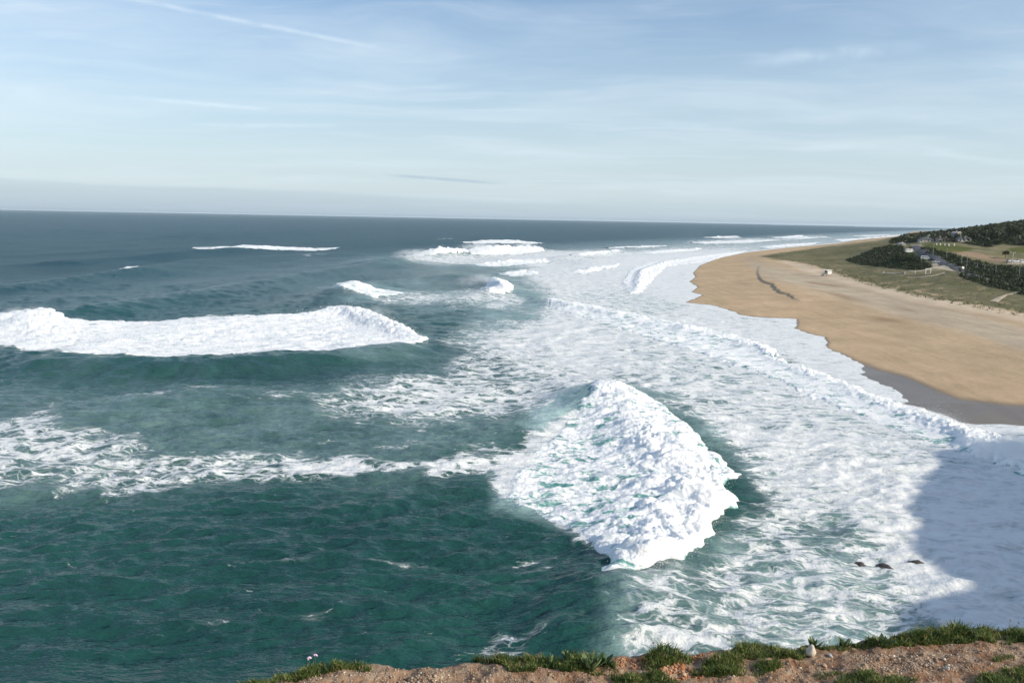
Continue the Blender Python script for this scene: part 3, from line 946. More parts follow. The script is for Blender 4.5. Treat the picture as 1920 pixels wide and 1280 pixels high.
# ground cover outlines in photo pixels
DUNE_PX = [(1425, 481), (1448, 476), (1490, 470), (1560, 461), (1640, 452), (1700, 440), (1930, 400), (2300, 380), (2300, 640), (1990, 598), (1920, 588), (1880, 578), (1850, 574), (1790, 566), (1740, 556), (1700, 548), (1660, 540),
           (1620, 528), (1580, 515), (1560, 508), (1530, 498), (1490, 490), (1450, 486)]
SCRUB_PX = [
    [(1585, 488), (1615, 478), (1640, 466), (1670, 460), (1692, 462), (1700, 478), (1722, 482), (1742, 494), (1752, 500), (1730, 506), (1700, 506), (1650, 500), (1610, 496)],
    [(1724, 464), (1745, 466), (1790, 478), (1830, 490), (1860, 498), (1930, 502), (2200, 510), (2200, 560), (1930, 556), (1890, 545), (1850, 536), (1800, 520), (1795, 508), (1806, 505), (1786, 497), (1755, 482), (1735, 474)],
]
WOOD_PX = [(1685, 446), (1700, 440), (1800, 425), (1930, 405), (2300, 360), (2300, 480), (1930, 462), (1880, 458), (1850, 464), (1800, 455), (1740, 452), (1700, 456), (1670, 456)]
FIELD_PX = [[(1730, 460), (1745, 457), (1790, 460), (1830, 466), (1800, 473), (1775, 472), (1745, 467)], [(1890, 466), (1930, 462), (2100, 460), (2100, 478), (1900, 474)],
            [(1704, 460), (1712, 464), (1716, 478), (1708, 484), (1700, 474)]]
EARTH_PX = [[(1775, 473), (1830, 472), (1850, 478), (1890, 488), (1885, 494), (1850, 488), (1810, 480)]]
PALE_PX = [[(1708, 459), (1728, 459), (1722, 465), (1712, 465)], [(1742, 494), (1760, 492), (1790, 504), (1800, 510), (1780, 507), (1748, 503)], [(1890, 486), (1940, 486), (1940, 495), (1890, 495)]]


def soft(u, v, pts, s):
    return sstep(-s, s, sdf(u, v, pts))


def cover_masks(x, y, z):
    u, v = project(x, y, z)
    n = perlin2(x / 11, y / 11) + 0.6 * perlin2(x / 4, y / 4)
    vv = v + 3.2 * n * np.clip((v - 430) / 90, 0.05, 1.3)
    dune = soft(u, vv, DUNE_PX, 2.0)
    scrub = np.zeros(x.shape)
    for p in SCRUB_PX:
        scrub = np.maximum(scrub, soft(u, v + 1.2 * n, p, 1.2))
    wood = soft(u, v + 0.6 * n, WOOD_PX, 1.5)
    field = np.zeros(x.shape); earth = np.zeros(x.shape); pale = np.zeros(x.shape)
    for p in FIELD_PX: field = np.maximum(field, soft(u, v + 0.4 * n, p, 0.8))
    for p in EARTH_PX: earth = np.maximum(earth, soft(u, v + 0.6 * n, p, 1.0))
    for p in PALE_PX: pale = np.maximum(pale, soft(u, v + 0.5 * n, p, 0.8))
    return u, v, dune, scrub, wood, field, earth, pale


def make_land_material():
    m = bpy.data.materials.new('beach_and_dunes'); m.use_nodes = True
    nt = m.node_tree; nt.nodes.clear(); t = NT(nt)
    pos = t.n('NewGeometry', out=0)
    col = t.attr('ground', out=0)
    wet = t.attr('wet')
    n1 = t.noise(pos, 0.05, 5, 0.65)
    n3 = t.noise(t.mapping(pos, (0.16, 0.022, 0.3), (0, 0, -0.08)), 1.0, 6, 0.68, 1.2)
    n2 = t.noise(pos, 0.7, 4, 0.7)
    f = t.math('MULTIPLY', t.mr(n1, 0.3, 0.7, 0.86, 1.12, 'LINEAR'), t.mr(n2, 0.25, 0.75, 0.93, 1.07, 'LINEAR'))
    f = t.math('MULTIPLY', f, t.mr(n3, 0.28, 0.72, 0.85, 1.12, 'LINEAR'))
    c = t.n('VectorMath', {0: col, 'Scale': f}, operation='SCALE')
    wetc = t.mix(wet, c, t.n('VectorMath', {0: c, 1: (0.33, 0.32, 0.31)}, operation='MULTIPLY'))
    b = t.n('Bump', {'Strength': t.mixf(wet, 0.7, 0.02), 'Distance': 0.28, 'Height': t.noise(pos, 0.35, 5, 0.6)})
    nt.links.new(t.n('BsdfPrincipled', {'Base Color': wetc, 'Roughness': t.mixf(wet, 0.95, 0.28), 'Specular IOR Level': t.mixf(wet, 0.1, 0.35), 'Normal': b}),
                 t.n('OutputMaterial', out=None).inputs[0])
    return m


WET_PX = [(1590, 672), (1650, 693), (1700, 705), (1760, 730), (1800, 745), (1860, 752), (1990, 762), (2200, 800), (2000, 900), (1700, 830), (1560, 700)]


def build_land():
    rr = np.concatenate([np.geomspace(70, 900, 430), np.geomspace(905, 9000, 150)])
    aa = np.concatenate([np.radians(np.arange(6.0, 33.5, 0.062)), np.radians(np.arange(34, 86, 1.3))])
    Rr, Aa = np.meshgrid(rr, aa, indexing='ij')
    sh = Rr.shape
    x, y = (Rr * np.sin(Aa)).ravel(), (Rr * np.cos(Aa)).ravel()
    z, sd = land_z(x, y)
    u, v, dune, scrub, wood, field, earth, pale = cover_masks(x, y, z)
    L = lambda a, b, k: a * (1 - k[:, None]) + np.array(b) * k[:, None]
    n = perlin2(x / 30 + 3, y / 60)
    sand = np.tile(np.array([0.55, 0.40, 0.245]), (len(x), 1))
    # upper beach is greyer, churned by tracks
    churn = soft(u, v + 5 * n, [(1400, 490), (1470, 500), (1560, 520), (1700, 560), (1930, 615), (2100, 660), (2100, 700), (1930, 665), (1800, 620), (1650, 580), (1520, 545), (1430, 520)], 10)
    sand = L(sand, (0.51, 0.415, 0.295), churn)
    stain = sstep(0.25, 0.8, perlin2(x / 16 + 9, y / 60)) * soft(u, v, [(1420, 500), (1560, 530), (1700, 575), (1800, 620), (1940, 660), (1940, 690), (1750, 640), (1560, 570), (1440, 520)], 8)
    sand = L(sand, (0.30, 0.19, 0.10), 0.75 * stain)
    sand = L(sand, (0.64, 0.51, 0.36), soft(u, v + 3 * n, [(1450, 485), (1560, 505), (1700, 545), (1930, 590), (1930, 606), (1700, 562), (1540, 520)], 4))
    g = np.clip(0.5 + 0.9 * perlin2(x / 23, y / 40) + 0.4 * perlin2(x / 5, y / 5), 0, 1)
    gcol = np.array([0.15, 0.145, 0.07]) * (1 - g[:, None]) + np.array([0.23, 0.20, 0.11]) * g[:, None]
    bare = sstep(0.28, 0.55, perlin2(x / 7 + 4, y / 13) + 0.55 * perlin2(x / 3, y / 5) + 0.30 * sstep(30, -5, v - 560 + 0.0 * u) - 0.25)
    c = L(sand, (0, 0, 0), dune) + gcol * dune[:, None]
    edge = dune * (1 - sstep(3, 14, sdf(u, v, DUNE_PX)))
    c = L(c, (0.50, 0.37, 0.23), np.clip(bare * dune * (0.35 + 0.65 * edge) * sstep(470, 530, v), 0, 1))
    c = L(c, (0.035, 0.045, 0.022), scrub)
    c = L(c, (0.030, 0.036, 0.020), wood)
    c = L(c, (0.105, 0.115, 0.028), field)
    c = L(c, (0.30, 0.215, 0.14), earth)
    c = L(c, (0.50, 0.42, 0.31), pale)
    wetm = np.maximum(soft(u, v + 4 * n, WET_PX, 7.0), sstep(2.2, 0.4, sd))
    wetm = np.clip(wetm, 0, 1) * (1 - dune)
    f = grid_faces(*sh)
    keep = sd > -70
    f = f[keep[f].any(1)]
    mesh_np('beach', np.stack([x, y, z], 1), f, make_land_material(), attrs={'ground': c, 'wet': wetm}, kind='structure')


build_land()


def gz(x, y):
    return float(land_z(np.array([x]), np.array([y]))[0][0])


def ground_at(u, v, z0=8.0, it=12):
    """world point on the land seen at pixel u, v"""
    d = px_dir(u, v)
    ks = np.geomspace(80, 3000, 900)
    x, y, z = d[0] * ks, d[1] * ks, CAM_H + d[2] * ks
    h, _ = land_z(x, y)
    i = np.argmax(h > z)
    if i == 0:
        return W(u, v, z0)
    a, b = ks[i - 1], ks[i]
    k = 0.5 * (a + b)
    return np.array([d[0] * k, d[1] * k, gz(d[0] * k, d[1] * k)])


def ribbon(name, px, width, m, lift=0.06, n=60, world=False):
    """road or path draped over the land"""
    P = np.array([ground_at(u, v)[:2] for u, v in px]) if not world else np.array(px)
    seg = np.concatenate([[0], np.cumsum(np.hypot(*np.diff(P, axis=0).T))])
    s = np.linspace(0, seg[-1], n)
    cx, cy = np.interp(s, seg, P[:, 0]), np.interp(s, seg, P[:, 1])
    for _ in range(4):
        cx[1:-1] = (cx[:-2] + 2 * cx[1:-1] + cx[2:]) / 4; cy[1:-1] = (cy[:-2] + 2 * cy[1:-1] + cy[2:]) / 4
    tx, ty = np.gradient(cx), np.gradient(cy)
    L = np.hypot(tx, ty); nx, ny = ty / L, -tx / L
    wd = np.asarray(width) if np.ndim(width) else np.full(n, width)
    wd = np.interp(np.linspace(0, 1, n), np.linspace(0, 1, len(wd)), wd) * (1 + 0.12 * perlin2(s / 9, s * 0 + 3))
    rows = []
    for k in (-0.5, -0.25, 0, 0.25, 0.5):
        x, y = cx + nx * wd * k, cy + ny * wd * k
        rows.append(np.stack([x, y, land_z(x, y)[0] + lift - (0.25 if abs(k) == 0.5 else 0)], 1))
    return mesh_np(name, np.concatenate(rows), grid_faces(5, n), m, kind='structure')


M_ASPHALT = mat('asphalt', (0.10, 0.10, 0.105), 0.85, 0.2, 0.6)
M_PATH = mat('sandy_path', (0.48, 0.40, 0.29), 0.95, 0.15, 0.8)
ribbon('road', [(1717, 461), (1720, 468), (1732, 475), (1748, 482), (1765, 489), (1785, 497), (1801, 506), (1830, 520)], 7.0, M_ASPHALT, 0.5)
ribbon('footpath', [(1794, 507), (1800, 512), (1815, 516), (1835, 520), (1860, 525), (1880, 530), (1920, 533)], 2.2, M_PATH, 0.25)
ribbon('footpath', [(1655, 512), (1690, 511.5), (1715, 509.5), (1735, 506), (1755, 501)], 2.4, M_PATH, 0.25)
ribbon('footpath', [(1862, 566), (1872, 560), (1884, 553), (1900, 549), (1925, 547)], [4.0, 3.2, 2.2, 1.6], M_PATH, 0.2)
ribbon('footpath', [(1700, 519), (1730, 519), (1755, 516), (1770, 511)], 1.4, M_PATH, 0.2)
# ------------------------------------------------------------------ headland under the viewer and round to the right
M_DIRT = bpy.data.materials.new('clay_ground'); M_DIRT.use_nodes = True


def build_dirt_material():
    nt = M_DIRT.node_tree; nt.nodes.clear(); t = NT(nt)
    pos = t.n('NewGeometry', out=0)
    a = t.noise(pos, 2.2, 6, 0.65)
    b = t.noise(pos, 22.0, 6, 0.7)
    c = t.noise(pos, 90.0, 4, 0.7)
    col = t.mix(t.mr(a, 0.34, 0.66), (0.25, 0.135, 0.075, 1), (0.35, 0.24, 0.155, 1))
    col = t.mix(t.mr(b, 0.42, 0.74), col, (0.42, 0.32, 0.225, 1))
    col = t.mix(t.mr(c, 0.55, 0.72, 0.0, 0.6), col, (0.54, 0.46, 0.36, 1))
    col = t.mix(t.mr(b, 0.46, 0.28, 0.0, 0.7), col, (0.16, 0.075, 0.04, 1))
    rocky = t.mix(t.mr(t.noise(pos, 0.35, 5, 0.6), 0.3, 0.7), (0.30, 0.20, 0.12, 1), (0.42, 0.33, 0.22, 1))
    col = t.mix(t.attr('face'), col, rocky)
    h = t.math('ADD', t.math('MULTIPLY', b, 0.6), t.math('MULTIPLY', c, 0.25))
    nm = t.n('Bump', {'Strength': 0.9, 'Distance': 0.022, 'Height': h})
    nt.links.new(t.n('BsdfPrincipled', {'Base Color': col, 'Roughness': 0.92, 'Specular IOR Level': 0.15, 'Normal': nm}), t.n('OutputMaterial', out=None).inputs[0])


build_dirt_material()
ZG = CAM_H - 1.70
EDGE_PX = [(300, 1330), (400, 1300), (450, 1287), (490, 1274), (530, 1263), (580, 1253), (640, 1247), (700, 1245), (740, 1249), (830, 1243), (880, 1234), (940, 1231), (1000, 1232), (1060, 1236), (1100, 1240),
           (1150, 1232), (1180, 1229), (1215, 1226), (1240, 1222), (1290, 1220), (1335, 1216), (1370, 1212), (1440, 1208), (1520, 1204), (1600, 1200), (1680, 1190), (1750, 1184), (1830, 1184), (1920, 1180), (2020, 1172)]
EDGE = np.array([W(u, v - 5, ZG)[:2] for u, v in EDGE_PX])
RIM = [(-260, -190, 30), (-90, -70, 33), (-30, -22, 34), (-9, -4.5, 34.2), (-4, -0.2, 34.3)] + [(e[0], e[1], ZG) for e in EDGE] + \
      [(4.0, 4.5, 34.4), (8, 5.2, 34.8), (18, 6.5, 35.3), (40, 11, 36.2), (70, 20, 37), (102, 36, 38), (114, 52, 38), (124, 76, 38), (131, 90, 38), (143, 106, 37.5), (158, 114, 36.5),
       (180, 122, 30), (215, 135, 22), (260, 160, 14)]
RIM = np.array(RIM, float)


def top_relief(x, y, dedge):
    """height of the cliff-top ground near the viewer"""
    near = np.exp(-((x - 0.6) ** 2 + (y - 2.8) ** 2) / 18.0)
    z = 0.022 * fbm2(x * 2.3, y * 2.3, 3) + near * (0.013 * fbm2(x * 9, y * 9, 3) + 0.004 * perlin2(x * 60, y * 60))
    z = z - 0.014 * np.exp(-dedge / 0.02) - 0.010 * np.exp(-dedge / 0.10)
    return z


def build_headland():
    # columns along the rim
    seg = np.concatenate([[0], np.cumsum(np.hypot(*np.diff(RIM[:, :2], axis=0).T))])
    i0 = 5; i1 = 5 + len(EDGE) - 1
    s = np.concatenate([np.linspace(0, seg[i0], 50)[:-1], np.linspace(seg[i0], seg[i1], 620), np.linspace(seg[i1], seg[-1], 160)[1:]])
    cx, cy, cz = (np.interp(s, seg, RIM[:, k]) for k in range(3))
    wob = np.exp(-((cx - 0.5) ** 2) / 16)
    inn = (s > seg[i0]) & (s < seg[i1])
    cy = cy + np.where(inn, 0.018 * fbm2(cx * 5, cx * 0 + 2, 4), 0)
    far = sstep(20, 60, np.hypot(cx, cy))
    cx, cy = cx + far * 3.0 * perlin2(s / 14, s * 0), cy + far * 3.0 * perlin2(s / 14, s * 0 + 5)
    cz = cz + far * 1.2 * perlin2(s / 9, s * 0 + 9)
    # inland direction: backwards near the viewer, away from the sea elsewhere
    tx, ty = np.gradient(cx), np.gradient(cy)
    L = np.hypot(tx, ty) + 1e-9
    nx, ny = ty / L, -tx / L
    for _ in range(30):
        nx[1:-1] = (nx[:-2] + nx[1:-1] + nx[2:]) / 3; ny[1:-1] = (ny[:-2] + ny[1:-1] + ny[2:]) / 3
    w = np.where(inn, 1.0, 0.0)
    for _ in range(60):
        w[1:-1] = (w[:-2] + w[1:-1] + w[2:]) / 3
    nx, ny = nx * (1 - w), ny * (1 - w) - w
    L = np.hypot(nx, ny); nx, ny = nx / L, ny / L
    tin = np.concatenate([[70, 40, 20, 10, 6, 4, 3, 2.2], np.arange(1.7, 0.0, -0.0075), [0.0]])
    rows = []
    face = []
    for t in tin:
        x, y = cx + nx * t, cy + ny * t
        z = cz + (t > 3) * 0.03 * (t - 3) + top_relief(x, y, np.full(x.shape, t))
        rows.append(np.stack([x, y, z], 1)); face.append(np.zeros(len(x)))
    zt = rows[-1][:, 2]
    for k, q in enumerate(np.concatenate([[0.003, 0.008, 0.016, 0.03, 0.06, 0.1], np.linspace(0.16, 1, 16)])):
        z = zt + (-2.5 - zt) * q
        out = 0.02 + 9.0 * q ** 1.3
        rough = 0.25 * (q > 0.02) + 2.2 * min(1, q * 3)
        x0, y0 = cx - nx * out, cy - ny * out
        o2 = rough * perlin3(s / 5, z / 4, z * 0 + 1) + 0.4 * rough * perlin3(s / 1.4, z / 1.4, z * 0 + 4)
        rows.append(np.stack([x0 - nx * o2, y0 - ny * o2, z], 1)); face.append(np.full(len(x0), min(1.0, q * 20)))
    co = np.concatenate(rows)
    mesh_np('headland', co, grid_faces(len(rows), len(s))[:, ::-1], M_DIRT, attrs={'face': np.concatenate(face)}, kind='structure')


build_headland()


def top_at(x, y):
    """height of the cliff-top ground under x, y, and distance in from the edge"""
    near = RIM[3:5 + len(EDGE) + 3]
    ye = np.interp(x, near[:, 0], near[:, 1])
    d = np.maximum(ye - y, 0)
    return np.interp(x, near[:, 0], near[:, 2]) + top_relief(np.asarray(x, float), np.asarray(y, float), np.asarray(d, float)), ye - y


def G(u, v):
    p = W(u, v, ZG)
    z, _ = top_at(np.array([p[0]]), np.array([p[1]]))
    return np.array([p[0], p[1], float(z[0])])


# ------------------------------------------------------------------ plants of the cliff top
def leaf_material(name, a, b, dry=None, trans=0.35):
    m = bpy.data.materials.new(name); m.use_nodes = True
    nt = m.node_tree; nt.nodes.clear(); t = NT(nt)
    pos = t.n('NewGeometry', out=0)
    c = t.mix(t.mr(t.noise(pos, 9.0, 3), 0.3, 0.7), a + (1,), b + (1,))
    rnd = t.attr('tint')
    if dry:
        c = t.mix(t.mr(rnd, 0.72, 0.98, 0, 1), c, dry + (1,))
    c = t.n('VectorMath', {0: c, 'Scale': t.mr(rnd, 0, 1, 0.65, 1.3, 'LINEAR')}, operation='SCALE')
    d = t.n('BsdfPrincipled', {'Base Color': c, 'Roughness': 0.6, 'Specular IOR Level': 0.3})
    tr = t.n('BsdfTranslucent', {0: c})
    nt.links.new(t.n('MixShader', {0: trans, 1: d, 2: tr}), t.n('OutputMaterial', out=None).inputs[0])
    return m


M_GRASS = leaf_material('grass_blades', (0.075, 0.135, 0.025), (0.15, 0.20, 0.045), (0.34, 0.27, 0.11))
M_LEAF = leaf_material('fleshy_leaf', (0.13, 0.21, 0.08), (0.22, 0.29, 0.13), None, 0.25)
M_DRY = mat('dry_stalk', (0.30, 0.25, 0.17), 0.9, 0.2, 40)
M_PETAL = mat('thrift_petal', (0.78, 0.56, 0.66), 0.7, 0.15, 60)
M_PEBBLE = mat('pale_pebble', (0.55, 0.46, 0.37), 0.85, 0.25, 30, bump=0.002)

# grass: where it grows, as outlines in the photo (base points on the ground)
GRASS_PX = [
    ([(430, 1290), (500, 1268), (580, 1244), (690, 1240), (700, 1252), (620, 1262), (560, 1275), (500, 1292)], 1.0, 0.050, 2400),
    ([(565, 1238), (610, 1238), (610, 1254), (565, 1254)], 1.0, 0.055, 420),
    ([(880, 1224), (1000, 1222), (1130, 1232), (1170, 1262), (1060, 1258), (1000, 1250), (920, 1240)], 1.0, 0.052, 3400),
    ([(940, 1240), (1010, 1244), (1000, 1262), (955, 1260)], 1.0, 0.040, 800),
    ([(1130, 1262), (1230, 1262), (1280, 1276), (1260, 1284), (1160, 1278)], 1.0, 0.045, 1500),
    ([(1205, 1236), (1240, 1222), (1290, 1222), (1300, 1240), (1240, 1254), (1205, 1256)], 1.0, 0.052, 1500),
    ([(1300, 1250), (1340, 1234), (1420, 1238), (1470, 1252), (1420, 1266), (1330, 1268), (1295, 1262)], 1.0, 0.050, 2800),
    ([(1365, 1226), (1380, 1208), (1500, 1202), (1520, 1218), (1500, 1238), (1390, 1236)], 1.0, 0.045, 3000),
    ([(1510, 1206), (1640, 1194), (1660, 1206), (1560, 1212)], 1.0, 0.042, 1300),
    ([(1640, 1200), (1690, 1182), (1760, 1174), (1850, 1178), (1930, 1180), (1990, 1180), (1990, 1206), (1880, 1206), (1780, 1206), (1700, 1208), (1650, 1214)], 1.0, 0.055, 6200),
    ([(1740, 1180), (1800, 1174), (1820, 1190), (1770, 1200)], 1.0, 0.085, 1200),
    ([(1560, 1282), (1600, 1262), (1660, 1264), (1720, 1276), (1700, 1290), (1580, 1292)], 1.0, 0.045, 1600),
    ([(1820, 1280), (1860, 1262), (1940, 1244), (1990, 1250), (1990, 1290), (1840, 1295)], 1.0, 0.050, 2400),
    ([(1860, 1234), (1900, 1230), (1900, 1240), (1862, 1240)], 0.8, 0.035, 120),
    ([(1520, 1262), (1560, 1258), (1600, 1266), (1540, 1270)], 0.8, 0.030, 160),
    # on along the rim to either side
    (['w', (2.35, 3.75), (4.0, 4.25), (6.5, 4.7), (8.5, 5.0), (8.5, 5.3), (6.0, 5.0), (4.0, 4.6), (2.35, 4.1)], 1.0, 0.055, 7000),
    (['w', (2.3, 2.6), (3.2, 2.9), (4.2, 3.6), (3.6, 3.7), (2.6, 3.1)], 1.0, 0.05, 2500),
    (['w', (-3.6, 0.3), (-2.2, 1.7), (-1.3, 2.6), (-1.3, 2.95), (-2.4, 1.9), (-3.8, 0.4)], 1.0, 0.05, 3500),
]


def build_grass():
    V, Fc, T = [], [], []
    n0 = 0
    for pts, dens, hgt, cnt in GRASS_PX:
        wp = np.array(pts[1:]) if pts[0] == 'w' else np.array([W(u, v, ZG)[:2] for u, v in pts])
        lo, hi = wp.min(0), wp.max(0)
        p = rng.uniform(lo, hi, (cnt * 5, 2))
        # tufted: keep where a clump noise is high
        clump = perlin2(p[:, 0] * 9, p[:, 1] * 9) + 0.5 * perlin2(p[:, 0] * 27, p[:, 1] * 27)
        wobx = 0.02 * perlin2(p[:, 0] * 14 + 3, p[:, 1] * 14)
        ok = inside(p[:, 0] + wobx, p[:, 1] + wobx, wp) & (clump + rng.normal(0, 0.3, len(p)) > -0.18)
        p = p[ok][:cnt]
        clump = clump[ok][:cnt]
        n = len(p)
        z, de = top_at(p[:, 0], p[:, 1])
        z = np.where(de < 0, z + de * 0.6, z) - 0.003
        h = hgt * rng.uniform(0.35, 1.0, n) * (0.75 + 0.5 * np.clip(clump, 0, 1)) * 0.82
        az = rng.uniform(0, 2 * np.pi, n)
        lean = rng.uniform(0.1, 1.1, n) * h
        dx, dy = np.cos(az) * lean + 0.12 * h, np.sin(az) * lean
        w = rng.uniform(0.0011, 0.0024, n) * (hgt / 0.05) ** 0.5
        fa = az + np.pi / 2 + rng.normal(0, 0.5, n)
        wx, wy = np.cos(fa) * w, np.sin(fa) * w
        base = np.stack([p[:, 0], p[:, 1], z], 1)
        sidev = np.stack([wx, wy, 0 * wx], 1)
        mid = base + np.stack([dx * 0.35, dy * 0.35, h * 0.62], 1)
        tip = base + np.stack([dx, dy, h * rng.uniform(0.75, 1.0, n)], 1)
        pts5 = np.stack([base - sidev, base + sidev, mid - sidev * 0.8, mid + sidev * 0.8, tip], 1).reshape(-1, 3)
        b = n0 + 5 * np.arange(n)[:, None]
        Fc.append((b[:, None, :] + np.array([[0, 1, 3], [0, 3, 2], [2, 3, 4]])[None]).reshape(-1, 3))
        V.append(pts5); T.append(np.repeat(rng.uniform(0, 1, n), 5))
        n0 += 5 * n
    mesh_np('cliff_top_grass', np.concatenate(V), np.concatenate(Fc), M_GRASS, smooth=False, attrs={'tint': np.concatenate(T)}, kind='stuff')


build_grass()


def icosa(sub=0):
    import bmesh
    bm = bmesh.new()
    bmesh.ops.create_icosphere(bm, subdivisions=1 + sub, radius=1.0)
    v = np.array([q.co[:] for q in bm.verts]); f = np.array([[q.index for q in k.verts] for k in bm.faces])
    bm.free()
    return v, f


ICO_V, ICO_F = icosa(0)


def scatter_stones(name, areas, m, sizes=(0.0018, 0.0048), seed=3):
    r = np.random.default_rng(seed)
    V, Fc, T = [], [], []
    k = 0
    for pts, cnt, sc in areas:
        wp = np.array(pts[1:]) if pts[0] == 'w' else np.array([W(u, v, ZG)[:2] for u, v in pts])
        p = r.uniform(wp.min(0), wp.max(0), (cnt * 4, 2))
        p = p[inside(p[:, 0], p[:, 1], wp)][:cnt]
        z, de = top_at(p[:, 0], p[:, 1])
        for (x, y), zz, dd in zip(p, z, de):
            if dd < 0.01:
                continue
            s = r.uniform(*sizes) * sc * (1 + 1.2 * (r.random() < 0.06))
            v = ICO_V * r.uniform(0.7, 1.25, ICO_V.shape) * np.array([1.0, r.uniform(0.7, 1), r.uniform(0.5, 0.8)]) * s
            a = r.uniform(0, 6.28)
            c, sn = math.cos(a), math.sin(a)
            v = np.stack([v[:, 0] * c - v[:, 1] * sn + x, v[:, 0] * sn + v[:, 1] * c + y, v[:, 2] + zz + s * 0.2], 1)
            V.append(v); Fc.append(ICO_F + k); T.append(np.full(len(v), r.random())); k += len(v)
    return mesh_np(name, np.concatenate(V), np.concatenate(Fc), m, smooth=False, attrs={'tint': np.concatenate(T)}, kind='stuff')


def gravel_material(name, cols):
    m = bpy.data.materials.new(name); m.use_nodes = True
    nt = m.node_tree; nt.nodes.clear(); t = NT(nt)
    a = t.attr('tint')
    c = t.mix(t.mr(a, 0.1, 0.6, typ='LINEAR'), cols[0] + (1,), cols[1] + (1,))
    c = t.mix(t.mr(a, 0.7, 1.0, typ='LINEAR'), c, cols[2] + (1,))
    c = t.n('VectorMath', {0: c, 'Scale': t.mr(t.noise(t.n('NewGeometry', out=0), 200, 3), 0.3, 0.7, 0.8, 1.15)}, operation='SCALE')
    nt.links.new(t.n('BsdfPrincipled', {'Base Color': c, 'Roughness': 0.9, 'Specular IOR Level': 0.15}), t.n('OutputMaterial', out=None).inputs[0])
    return m


M_GRAVEL = gravel_material('gravel', ((0.27, 0.165, 0.10), (0.40, 0.30, 0.21), (0.62, 0.54, 0.44)))
M_RUBBLE = gravel_material('red_rubble', ((0.36, 0.15, 0.07), (0.47, 0.24, 0.13), (0.56, 0.36, 0.22)))
scatter_stones('gravel', [
    ([(560, 1262), (720, 1246), (880, 1244), (1100, 1256), (1160, 1284), (560, 1290)], 1500, 0.75),
    ([(700, 1262), (830, 1258), (840, 1276), (710, 1280)], 110, 1.5),
    ([(1330, 1272), (1480, 1240), (1700, 1210), (1990, 1205), (1990, 1240), (1800, 1290), (1330, 1290)], 2400, 0.8),
    ([(1600, 1225), (1780, 1225), (1790, 1262), (1640, 1262)], 700, 1.0),
    (['w', (2.2, 2.4), (5.5, 3.2), (7.5, 4.5), (4.2, 4.1), (2.3, 3.6)], 2200, 1.1)], M_GRAVEL)
scatter_stones('rubble', [([(1235, 1256), (1270, 1242), (1310, 1252), (1320, 1266), (1250, 1268)], 120, 1.7), ([(1150, 1232), (1215, 1230), (1215, 1252), (1160, 1250)], 90, 1.3),
                          ([(1240, 1226), (1340, 1218), (1340, 1232), (1300, 1238)], 60, 1.2)], M_RUBBLE, seed=5)


def stone(px, r, label, seed, m=None, flat=0.7):
    p = G(*px)
    v, f = icosa(2)
    d = 1 + 0.28 * perlin3(v[:, 0] * 1.3 + seed, v[:, 1] * 1.3, v[:, 2] * 1.3) + 0.10 * perlin3(v[:, 0] * 4 + seed, v[:, 1] * 4, v[:, 2] * 4)
    v = v * d[:, None]
    rr = np.random.default_rng(int(seed * 10))
    for _ in range(9):
        n_ = rr.normal(size=3); n_ /= np.linalg.norm(n_)
        over = np.maximum(v @ n_ - rr.uniform(0.62, 0.85), 0)
        v = v - over[:, None] * n_
    v *= np.array([1, 0.8, flat]) * r
    o = mesh_np('stone', v, f, m or M_STONE, smooth=False)
    o.location = (p[0], p[1], p[2] + r * flat * 0.62)
    o.rotation_euler = (0.2, -0.35, seed)
    tag(o, label, 'stone')
    return o


M_STONE = mat('limestone', (0.62, 0.52, 0.40), 0.85, 0.15, 30, bump=0.004, bscale=70)
M_STONE2 = mat('grey_stone', (0.55, 0.53, 0.50), 0.85, 0.2, 40, bump=0.003)
stone((1520, 1222), 0.030, 'cream stone, biggest on the cliff top, against the dark grass', 1.2, flat=0.85)
stone((1557, 1228), 0.011, 'small whitish stone right of the cream stone', 2.2, M_STONE2)
stone((1546, 1246), 0.014, 'brown stone on the path below the cream stone', 3.7, mat('brown_stone', (0.40, 0.28, 0.19), 0.9, 0.2, 40, bump=0.003))
stone((1776, 1260), 0.011, 'small white stone at the edge of the shaded patch', 4.1, M_STONE2)
stone((1201, 1258), 0.007, 'tiny white stone in the grass beside the red rubble', 5.1, M_STONE2)
stone((1443, 1242), 0.007, 'tiny pale stone at the tip of the grass tongue', 6.1, M_STONE2)


def leaf_mesh(name, L, w, curl):
    """one fleshy leaf, base at origin, pointing +x and curving up"""
    n = 7
    v, f = [], []
    for i in range(n):
        t = i / (n - 1)
        ww = w * math.sin(math.pi * min(1, 0.12 + 0.80 * t ** 0.8)) * (1 if t < 0.99 else 0.25)
        x = L * (t - 0.18 * curl * t * t)
        z = L * (0.35 * t + curl * 0.5 * t * t)
        v += [(x, -ww, z + ww * 0.35), (x, 0, z), (x, ww, z + ww * 0.35)]
    th = 0.0016
    v += [(a, b, c - th * (1 if abs(b) < 1e-9 else 0.4)) for a, b, c in v]
    m = 3 * n
    for i in range(n - 1):
        for j in (0, 1):
            q = 3 * i + j
            f.append((q, q + 3, q + 4, q + 1)); f.append((m + q, m + q + 1, m + q + 4, m + q + 3))
    me = bpy.data.meshes.new(name)
    me.from_pydata(v, [], f)
    me.polygons.foreach_set('use_smooth', np.ones(len(f), bool))
    a = me.attributes.new('tint', 'FLOAT', 'POINT'); a.data.foreach_set('value', np.full(len(v), random.random(), np.float32))
    me.materials.append(M_LEAF)
    return me


LEAVES = [leaf_mesh('leaf', 1.0, 0.16, c) for c in (0.3, 0.55, 0.8, 0.15)]


